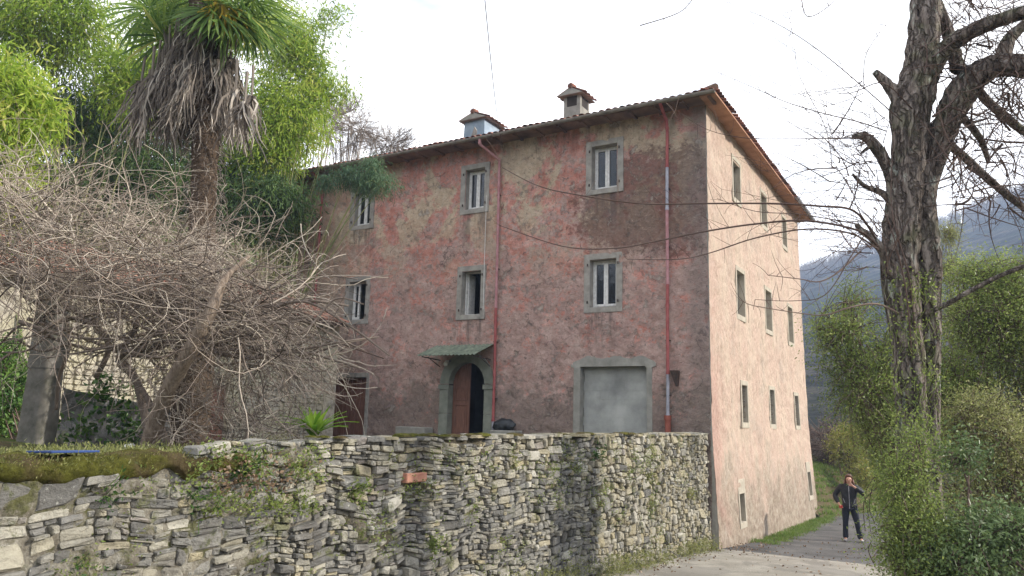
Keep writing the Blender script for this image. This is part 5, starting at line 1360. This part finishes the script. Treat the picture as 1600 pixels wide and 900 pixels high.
LS = [  # long arching shoots across the house
    ([(1368, 372), (1335, 330), (1280, 322), (1200, 318), (1100, 318), (1000, 318), (900, 304), (840, 290), (785, 262)], .012),
    ([(1372, 385), (1340, 360), (1260, 345), (1180, 350), (1100, 362), (1020, 378), (960, 388), (880, 385), (780, 352)], .012),
    ([(1372, 390), (1330, 365), (1260, 358), (1180, 372), (1110, 395), (1060, 405), (980, 405)], .010),
    ([(1405, 490), (1370, 475), (1330, 480), (1290, 492), (1255, 490), (1180, 478), (1160, 470)], .010),
    ([(1345, 392), (1310, 425), (1280, 440), (1250, 436), (1200, 430)], .010),
    ([(1385, 205), (1340, 190), (1290, 178), (1230, 160), (1180, 138), (1120, 112)], .007),
    ([(1350, 215), (1300, 216), (1230, 217), (1160, 215), (1100, 200), (1040, 160)], .006),
    ([(1410, 190), (1330, 120), (1270, 72), (1210, 35), (1140, 5), (1080, -15)], .006),
    ([(1340, 350), (1250, 335), (1180, 330), (1120, 310)], .006),
    ([(1355, 360), (1330, 400), (1290, 460), (1240, 470), (1180, 468)], .007),
    ([(1300, 262), (1290, 200), (1250, 120), (1240, 60), (1232, 20)], .004),
    ([(1350, 140), (1352, 90), (1375, 50), (1400, 25)], .005),
    ([(1425, 170), (1380, 130), (1330, 145), (1275, 147)], .008),
    ([(1250, -30), (1260, 25), (1300, 5), (1310, -20)], .006),
    ([(1000, 40), (1060, 20), (1085, -5), (1110, -40)], .006),
    ([(1425, 560), (1415, 450), (1390, 350), (1365, 300), (1350, 250)], .008),
    ([(1430, 520), (1420, 430), (1400, 360), (1392, 300), (1398, 200)], .008)]
cur = []; tn = []
for P, r in LS:
    out, R = spline([at(x, y, 7.2 - .25 * abs(math.sin(i * .8))) for i, (x, y) in enumerate(P)], [r * (1 - .7 * i / (len(P) - 1)) for i in range(len(P))], 6)
    mb = MB(); mb.tube([p - TB for p in out], R, 6, tint=.8 if r in (.010,) and P[0][0] in (1405, 1345) else .35); mb.obj('shoot', M_twig, TREE, smooth=True)
    for _ in range(int(len(out) * .55)):
        q = random.choice(out[4:]); e = q + Vector((rnd(-.25, .1), rnd(-.15, .15), rnd(-.22, .28)))
        cur.append(([v - TB for v in bez(q, q.lerp(e, .5) + rvec(.02), e, 6)], np.linspace(.0028, .0012, 6))); tn.append(rnd(.2, .9))
for k in range(540):        # twiggery among the limbs on the right and spurs on the left
    if k < 470: x, y = rnd(1480, 1650), rnd(-30, 330) ; d = Vector((rnd(-1, 1), rnd(-.5, .5), rnd(-.7, .9)))
    else: x, y = rnd(1290, 1390), rnd(200, 420); d = Vector((rnd(-1, .2), rnd(-.5, .5), rnd(-.4, .8)))
    p = at(x, y, rnd(6.6, 8.2)); e = p + d.normalized() * rnd(.15, .75); m = p.lerp(e, .5) + rvec(.09)
    cur.append(([v - TB for v in bez(p, m, e, 6)], np.linspace(rnd(.003, .009), .0015, 6))); tn.append(rnd(.1, .6))
    pts_ = bez(p, m, e, 6)
    for _ in range(3): q = random.choice(pts_); e2 = q + rvec(.12); cur.append(([v - TB for v in bez(q, q.lerp(e2, .5) + rvec(.02), e2, 6)], np.linspace(.0025, .001, 6))); tn.append(rnd(.1, .6))
for k in range(46):        # long fine shoots reaching left across the sky
    x0, y0 = rnd(1340, 1400), rnd(120, 400); p = at(x0, y0, rnd(6.9, 7.5)); e = at(x0 - rnd(70, 230), y0 + rnd(-150, 60), rnd(6.4, 7.6)); m = p.lerp(e, .5) + Vector((0, 0, rnd(-.18, .10))) + rvec(.05)
    pl = bez(p, m, e, 6); cur.append(([v - TB for v in pl], np.linspace(.0042, .0013, 6))); tn.append(rnd(.1, .6))
    for _ in range(4): q = random.choice(pl[1:]); e2 = q + Vector((rnd(-.3, .1), rnd(-.1, .1), rnd(-.2, .25))); cur.append(([v - TB for v in bez(q, q.lerp(e2, .5) + rvec(.02), e2, 6)], np.linspace(.002, .0009, 6))); tn.append(rnd(.1, .6))
for k in range(70):
    x0, y0 = rnd(1440, 1600), rnd(60, 330); p = at(x0, y0, rnd(6.8, 8)); e = at(x0 + rnd(-60, 120), y0 + rnd(-90, 70), rnd(6.8, 8)); m = p.lerp(e, .5) + rvec(.12)
    cur.append(([v - TB for v in bez(p, m, e, 6)], np.linspace(rnd(.006, .016), .003, 6))); tn.append(rnd(.05, .4))
link('twigs', tubes_mesh('twigs', cur, 4, tn), M_twig, TREE, kind='stuff')

# ---- shrubs along the right of the road
SH = dict(stem_r=(.016, .0025), group='shrubs along the right side of the road')
bush('roadside_shrub', 'airy green shrub overhanging the road left of the big trunk', 'shrub', (at(1450, 880, 10.3).x, 10.3, -.6),
     [E_(1350, 600, 10.3, .65, .6, .75, 260), E_(1310, 530, 10.3, .45, .5, .5, 90), E_(1340, 470, 10.4, .35, .4, .45, 36), E_(1385, 690, 10.2, .45, .6, .5, 150), E_(1290, 520, 10.4, .3, .3, .4, 16), E_(1408, 780, 10.0, .22, .6, .6, 130), E_(1400, 560, 10.5, .5, .5, 1.0, 120)], M_hedge, M_twig, nleaf=40, spread=.17, leaflen=(.018, .060), aspect=.4, tipup=.35, **SH)
bush('roadside_shrub', 'dense dark shrub hiding the foot of the big trunk', 'shrub', (at(1440, 1100, 6.5).x, 6.5, -.4),
     [E_(1430, 850, 6.5, .36, .3, .40, 210), E_(1415, 760, 6.6, .24, .22, .26, 70), E_(1440, 700, 6.7, .2, .2, .16, 26), E_(1480, 900, 6.3, .45, .3, .4, 130)], M_hedge, M_twig, nleaf=62, spread=.16, leaflen=(.012, .040), aspect=.42, tintb=-.05, **SH)
bush('roadside_shrub', 'tall olive-green shrub right of the big trunk', 'shrub', (at(1560, 950, 10.5).x, 10.5, -.7),
     [E_(1550, 520, 10.5, .85, .6, .85, 420), E_(1590, 450, 10.6, .6, .5, .6, 170), E_(1520, 440, 10.8, .5, .4, .45, 90), E_(1500, 640, 10.4, .6, .5, .9, 300), E_(1640, 600, 10.2, .6, .6, 1.5, 260)], M_hedge, M_twig, nleaf=36, spread=.18, leaflen=(.03, .055), aspect=.42, tintb=.08, tipup=.35, **SH)
bush('roadside_shrub', 'sunlit yellowish shrub lower right behind the silvery one', 'shrub', (at(1600, 1050, 8.8).x, 8.8, -.6),
     [E_(1540, 680, 8.8, .6, .5, .6, 280), E_(1600, 760, 8.6, .6, .5, .7, 190), E_(1500, 790, 8.6, .4, .4, .4, 90)], M_hedge2, M_twig, nleaf=52, spread=.17, leaflen=(.014, .048), aspect=.42, tintb=.05, **SH)
bush('roadside_shrub', 'silvery green shrub nearest the camera at the bottom right', 'shrub', (at(1560, 1150, 6.2).x, 6.2, -.45),
     [E_(1560, 850, 6.3, .50, .35, .30, 170), E_(1500, 890, 6.2, .3, .3, .2, 60), E_(1500, 720, 6.8, .22, .25, .10, 30)], M_hedge3, M_twig, nleaf=30, spread=.16, leaflen=(.03, .065), aspect=.36, tintb=.05, **SH)
bush('roadside_shrub', 'green shrub further right past the silvery one at the frame edge', 'shrub', (at(1760, 950, 10).x, 10, -.7),
     [E_(1760, 560, 10, .9, .7, 1.2, 160), E_(1800, 760, 9, .8, .7, .9, 120), E_(1700, 850, 8, .5, .5, .5, 70)], M_hedge, M_twig, nleaf=34, spread=.18, leaflen=(.018, .060), aspect=.4, tintb=.05, tipup=.35, **SH)
bush('young_conifer', 'small dull conifer top showing between trunk and hill', 'tree', (at(1485, 600, 15).x, 15, -.8), [E_(1485, 365, 15, .22, .2, .35, 40), E_(1485, 420, 15, .35, .3, .4, 60), E_(1488, 490, 15, .5, .3, .5, 60)], M_hedge2, M_twig, nleaf=26, spread=.15, leaflen=(.05, .09), aspect=.2, tintb=-.15)
pts = [tuple(at(rnd(1385, 1470), rnd(430, 720), 7.4 - .24)) for _ in range(60)]
leafpatch('ivy', 'light green ivy sprigs climbing the lower part of the big trunk', 'ivy', pts, M_hedge, 900, .035, (.06, .05, .08), .6, (0, -.8, .2))
# dead drooping twigs hanging over the road edge
cur = []; b0 = at(1368, 850, 9.6)
for P in ([(1368, 742), (1352, 770), (1356, 800), (1362, 840)], [(1368, 745), (1358, 790), (1368, 820)], [(1372, 760), (1350, 785), (1352, 830)], [(1365, 880), (1357, 860), (1362, 845)]):
    out, R = spline([at(x, y, 9.6) for x, y in P], [.007 - .0015 * i for i in range(len(P))], 6)
    mb = MB(); mb.tube([p - b0 for p in out], R, 5, tint=.1); cur.append(mb)
DT = empty('dead_twigs', tuple(b0), label='dark dead arching twigs at the road edge beside the person', cat='twigs')
for mb in cur: mb.obj('twig', M_twig, DT)

# ---- bank and bushes beyond the house
V = []; F = []
for i in range(41):
    for j in range(41):
        u_, v_ = i / 40, j / 40; Y = 25.5 + 12 * v_; X = (11.0 + (Y - 25.5) * .86) - .35 - 7.5 * u_
        V.append((X, Y, gz(X, Y) - .12 + 1.5 * sstep(0, .28, u_) + .8 * u_ + .10 * nz3(X, Y)))
for i in range(40):
    for j in range(40): o = i * 41 + j; F.append((o, o + 1, o + 42, o + 41))
link('grass_bank', npmesh('grass_bank', V, F, smooth=True), M_soil, kind='structure')
Vb = V
C = []; 
for _ in range(24000):
    i = RNG.integers(0, 26); j = RNG.integers(0, 40); a = Vector(Vb[i * 41 + j]); b = Vector(Vb[(i + 1) * 41 + j + 1]); C.append((rnd(a.x, b.x), rnd(a.y, b.y), (a.z + b.z) / 2 - .03))
C = np.array(C); D = RNG.normal(0, .5, C.shape); D[:, 2] += 1
me = leaves_mesh('bank_grass', C, RNG.uniform(.08, .20, len(C)), RNG.uniform(.02, .035, len(C)), D, np.clip(RNG.normal(.6, .2, len(C)), 0, 1)); link('bank_grass', me, M_grass, kind='stuff')
c = at(1300, 700, 31)
bare_tree('bare_shrub', 'brown leafless thicket beyond the far corner of the house', (c.x, c.y, -.3), [((c.x, c.y, c.z + .1), (1.5, 1.2, 1.2), 170), ((c.x - .9, c.y, c.z - .6), (.8, .8, .9), 70)], M_twig, .12, twigs=7)
c = at(1325, 715, 29)
bush('flowering_bush', 'yellow-green bush above the grassy bank behind the person', 'bush', (c.x, c.y, -.2), [E_(1325, 700, 29, .75, .6, .85, 120), E_(1345, 745, 28.5, .6, .5, .5, 60)], M_yellowbush, M_twig, nleaf=24, spread=.25, leaflen=(.07, .13), aspect=.5, stem_r=(.03, .006))
c = at(1375, 690, 34)
bush('far_bush', 'dull green bushes where the road bends out of sight', 'bush', (c.x, c.y, -.6), [E_(1385, 690, 34, 2.0, 1.0, 1.7, 260), E_(1440, 640, 36, 2.5, 1.2, 2.5, 220)], M_hedge, M_twig, nleaf=22, spread=.35, leaflen=(.09, .16), aspect=.5, stem_r=(.04, .008))

# ---- the person on the road
def skinned(name, verts, edges, mat, parent, sub=2, **k):
    me = bpy.data.meshes.new(name); me.from_pydata([v[:3] for v in verts], edges, []); me.materials.append(mat)
    o = bpy.data.objects.new(name, me); COL.objects.link(o); o.parent = parent; tag(o, **k)
    md = o.modifiers.new('skin', 'SKIN'); md.use_smooth_shade = True
    if not me.skin_vertices: raise RuntimeError('no skin layer')
    for v, d in zip(verts, me.skin_vertices[0].data): d.radius = (v[3], v[4] if len(v) > 4 else v[3])
    me.skin_vertices[0].data[0].use_root = True
    sd = o.modifiers.new('sub', 'SUBSURF'); sd.levels = sub; sd.render_levels = sub
    return o
Yp = 20.0
for _ in range(8):
    q = at(1330, 846, Yp); Yp *= (EYE.z - (gz(q.x, q.y) + .035)) / (EYE.z - q.z)
q = at(1330, 845, Yp)
PER = empty('person', (q.x, q.y, gz(q.x, q.y) + .032), rad(-24), label='person in black jacket and dark trousers on the road, hand raised to mouth', cat='person')
M_skin = simple('skin', (.52, .29, .21), (.60, .35, .26), 20, .5, .1)
M_jack = simple('black_quilted_jacket', (.010, .010, .012), (.028, .028, .032), 14, .55, .5, .02)
M_trou = simple('dark_navy_trousers', (.010, .012, .020), (.022, .025, .038), 20, .8, .3, .01)
M_hair = simple('auburn_hair', (.06, .025, .015), (.17, .075, .04), 30, .5, .5, .01, stretch=(4, 4, .6))
B = [(0, 0, .90, .11, .09), (0, .0, 1.10, .12, .085), (0, 0, 1.28, .13, .09), (0, -.01, 1.385, .045), (.01, -.035, 1.435, .052), (.012, -.05, 1.50, .074, .085), (.012, -.04, 1.56, .058),
     (-.17, 0, 1.33, .05), (-.33, .04, 1.09, .038), (-.24, -.09, .90, .026), (-.205, -.125, .865, .030, .018),
     (.17, 0, 1.33, .05), (.34, -.10, 1.17, .038), (.13, -.20, 1.335, .026), (.07, -.205, 1.375, .028, .018),
     (-.09, 0, .82, .08), (-.105, -.02, .47, .055), (-.12, .02, .09, .036), (-.125, -.10, .03, .03),
     (.09, 0, .82, .08), (.15, -.02, .47, .055), (.22, .02, .09, .036), (.245, -.10, .03, .03)]
Ed = [(0, 1), (1, 2), (2, 3), (3, 4), (4, 5), (5, 6), (2, 7), (7, 8), (8, 9), (9, 10), (2, 11), (11, 12), (12, 13), (13, 14), (0, 15), (15, 16), (16, 17), (17, 18), (0, 19), (19, 20), (20, 21), (21, 22)]
for hand, base, fwd, side in ((10, Vector((-.205, -.125, .865)), Vector((.55, -.3, -.5)).normalized(), Vector((-.3, -.6, .2)).normalized()), (14, Vector((.07, -.205, 1.375)), Vector((-.85, .15, .2)).normalized(), Vector((.1, -.1, 1)).normalized())):
    for f in range(5):
        off = side * (f - 2) * .013; L = (.032, .042, .046, .042, .032)[f] if f < 4 else .03
        d = fwd if f < 4 else (fwd + side * 1.2).normalized(); i = len(B)
        a = base + off + d * .028; b = a + d * L * .6; c = b + (d + Vector((0, .7, -.2))).normalized() * L * .6
        for p in (a, b, c): B.append((*p, .0085))
        Ed += [(hand, i), (i, i + 1), (i + 1, i + 2)]
skinned('body', B, Ed, M_skin, PER)
skinned('trousers', [(0, 0, .92, .155, .125), (-.085, 0, .82, .105), (-.10, -.015, .62, .09), (-.108, -.02, .46, .07), (-.118, .01, .24, .068), (-.122, .02, .06, .075), (.085, 0, .82, .105), (.125, -.015, .62, .09), (.155, -.02, .46, .07), (.19, .01, .24, .068), (.222, .02, .06, .075)],
        [(0, 1), (1, 2), (2, 3), (3, 4), (4, 5), (0, 6), (6, 7), (7, 8), (8, 9), (9, 10)], M_trou, PER)
skinned('jacket', [(0, 0, 1.08, .175, .135), (0, 0, .86, .195, .150), (0, 0, .80, .19, .145), (0, 0, 1.24, .185, .14), (0, .0, 1.34, .13, .10), (0, -.01, 1.405, .082, .082), (-.185, 0, 1.315, .085), (-.27, .02, 1.20, .078), (-.34, .04, 1.08, .070), (-.285, -.03, .985, .062), (-.245, -.085, .915, .050), (.185, 0, 1.315, .085), (.28, -.05, 1.23, .078), (.345, -.10, 1.165, .070), (.24, -.16, 1.25, .062), (.155, -.195, 1.315, .050)],
        [(0, 1), (1, 2), (0, 3), (3, 4), (4, 5), (3, 6), (6, 7), (7, 8), (8, 9), (9, 10), (3, 11), (11, 12), (12, 13), (13, 14), (14, 15)], M_jack, PER)
mb = MB(); mb.tube([(0, -.155, .80), (0, -.165, 1.0), (0, -.155, 1.2), (0, -.125, 1.34)], .006, 6); mb.obj('zip', M_zinc, PER)
for sx in (-1, 1):
    mb = MB(); mb.tube([(sx * .10 - .0, -.135, .93), (sx * .14, -.115, 1.04)], .005, 5); mb.obj('pocket_zip', M_zinc, PER)
bm = bmesh.new(); bmesh.ops.create_icosphere(bm, subdivisions=3, radius=1)
for v in bm.verts:
    n = 1 + .07 * nz3(v.co.x * 3, v.co.y * 3, v.co.z * 3); z = v.co.z
    w = 1 + .25 * max(0, -z); v.co.x = .012 + v.co.x * .094 * n * w; v.co.y = .012 + v.co.y * .094 * n; v.co.z = 1.525 + z * (.108 if z > 0 else .17) * n
    if v.co.z < 1.572 and v.co.y < -.03: v.co.y = -.035 + .02 * abs(v.co.x - .012) / .09
me = bpy.data.meshes.new('hair'); bm.to_mesh(me); bm.free(); me.polygons.foreach_set('use_smooth', [True] * len(me.polygons)); hr = link('hair', me, M_hair, PER)
for k in range(22):
    a = rnd(-.5, 3.64); x, y = .012 + .088 * math.cos(a), .015 + .075 * math.sin(a); mb = MB(); mb.tube([(x, y, 1.50), (x * 1.15, y * 1.1, 1.42), (x * 1.25 + rnd(-.02, .02), y * 1.2, 1.36), (x * 1.3 + rnd(-.03, .03), y * 1.2, 1.31)], [.020, .020, .016, .005], 6); mb.obj('hair_lock', M_hair, hr, smooth=True)
for sx, nm in ((-.03, 'eye'), (.045, 'eye')):
    mb = MB(); mb.tube([(sx + .005, -.128, 1.508), (sx + .005, -.136, 1.508)], [.011, .007], 8); mb.obj(nm, M_hair, PER)
mb = MB(); mb.tube([(.012, -.125, 1.50), (.012, -.146, 1.478), (.012, -.13, 1.468)], [.007, .012, .008], 6); mb.obj('nose', M_skin, PER, smooth=True)
for x, d in ((-.122, -1), (.235, 1)):
    skinned('shoe', [(x, .05, .045, .042), (x + .005 * d, -.04, .04, .046, .036), (x + .02 * d, -.14, .03, .042, .028)], [(0, 1), (1, 2)], simple('grey_trainer', (.10, .10, .11), (.5, .48, .48), 25, .6), PER)
mb = MB(); mb.box((-.24, -.175, .80), (-.16, -.145, .875)); rp = mb.obj('red_pouch', simple('red_fabric', (.42, .03, .03), (.55, .06, .05), 9, .7), bevel=.012, label='small red pouch held at the hip by the person', cat='pouch')
rp.location = PER.location; rp.rotation_euler = PER.rotation_euler

pts = []
for _ in range(900):
    i = random.randint(2, 8); t = random.random(); a = Vector(ROAD_L[i]).lerp(Vector(ROAD_L[i + 1]), t); b = Vector(ROAD_R[i]).lerp(Vector(ROAD_R[i + 1]), t)
    q = random.choice((abs(random.gauss(0, .09)), 1 - abs(random.gauss(0, .12)), random.random())); p = a.lerp(b, min(1, max(.01, q))); pts.append((p.x, p.y, gz(p.x, p.y) + .05))
leafpatch('fallen_leaves', None, None, pts, bpy.data.materials['dry_leaf'], 1500, .05, (.15, .15, .004), .7, (.6, -.4, .05), kind='stuff')
pts = []
for _ in range(700):
    i = random.randint(3, 8); a = Vector(ROAD_R[i]).lerp(Vector(ROAD_R[i + 1]), random.random()); pts.append((a.x + rnd(-.05, .5), a.y, gz(a.x, a.y) + .03))
leafpatch('verge_grass', None, None, pts, M_grass, 8000, .09, (.12, .12, .02), .14, (0, 0, 1.4), kind='stuff')
# ---- woodland fringe on the far hill
cur = []; tn = []
for k in range(5200):
    az = rnd(12, 45); r = rnd(400, 424)
    if nz3(az * 2.3, r * .03) < -.4: continue
    X, Y = r * math.sin(rad(az)), r * math.cos(rad(az)); z = gz(40, 45) + hz_(X, Y) - .5
    h = rnd(3, 9.5); p = Vector((X, Y, z)); cur.append(([p, p + Vector((rnd(-.3, .3), 0, h * .5)), p + Vector((rnd(-.8, .8), 0, h))], [.13, .09, .04])); tn.append(rnd(0, .7))
    for _ in range(5):
        q = p + Vector((0, 0, h * rnd(.35, .85))); e = q + Vector((rnd(-2, 2), rnd(-2, 2), rnd(1, 3))); cur.append(([q, q.lerp(e, .5), e], [.06, .045, .02])); tn.append(rnd(0, .8))
link('hill_woodland', tubes_mesh('hill_woodland', cur, 3, tn), M_grey_twig, kind='stuff')

# ---- air between here and the hill
mb = MB(); mb.box((-535, -535, -70), (535, 535, 142))
hz = mb.mesh('haze'); hm = bpy.data.materials.new('haze_air'); hm.use_nodes = True; ht = hm.node_tree; ht.nodes.clear()
ho = ht.nodes.new('ShaderNodeOutputMaterial'); hv = ht.nodes.new('ShaderNodeVolumePrincipled')
hv.inputs['Density'].default_value = .00108; hv.inputs['Color'].default_value = (.55, .71, 1, 1); hv.inputs['Anisotropy'].default_value = .1
ht.links.new(hv.outputs[0], ho.inputs['Volume']); link('haze', hz, hm, kind='stuff')
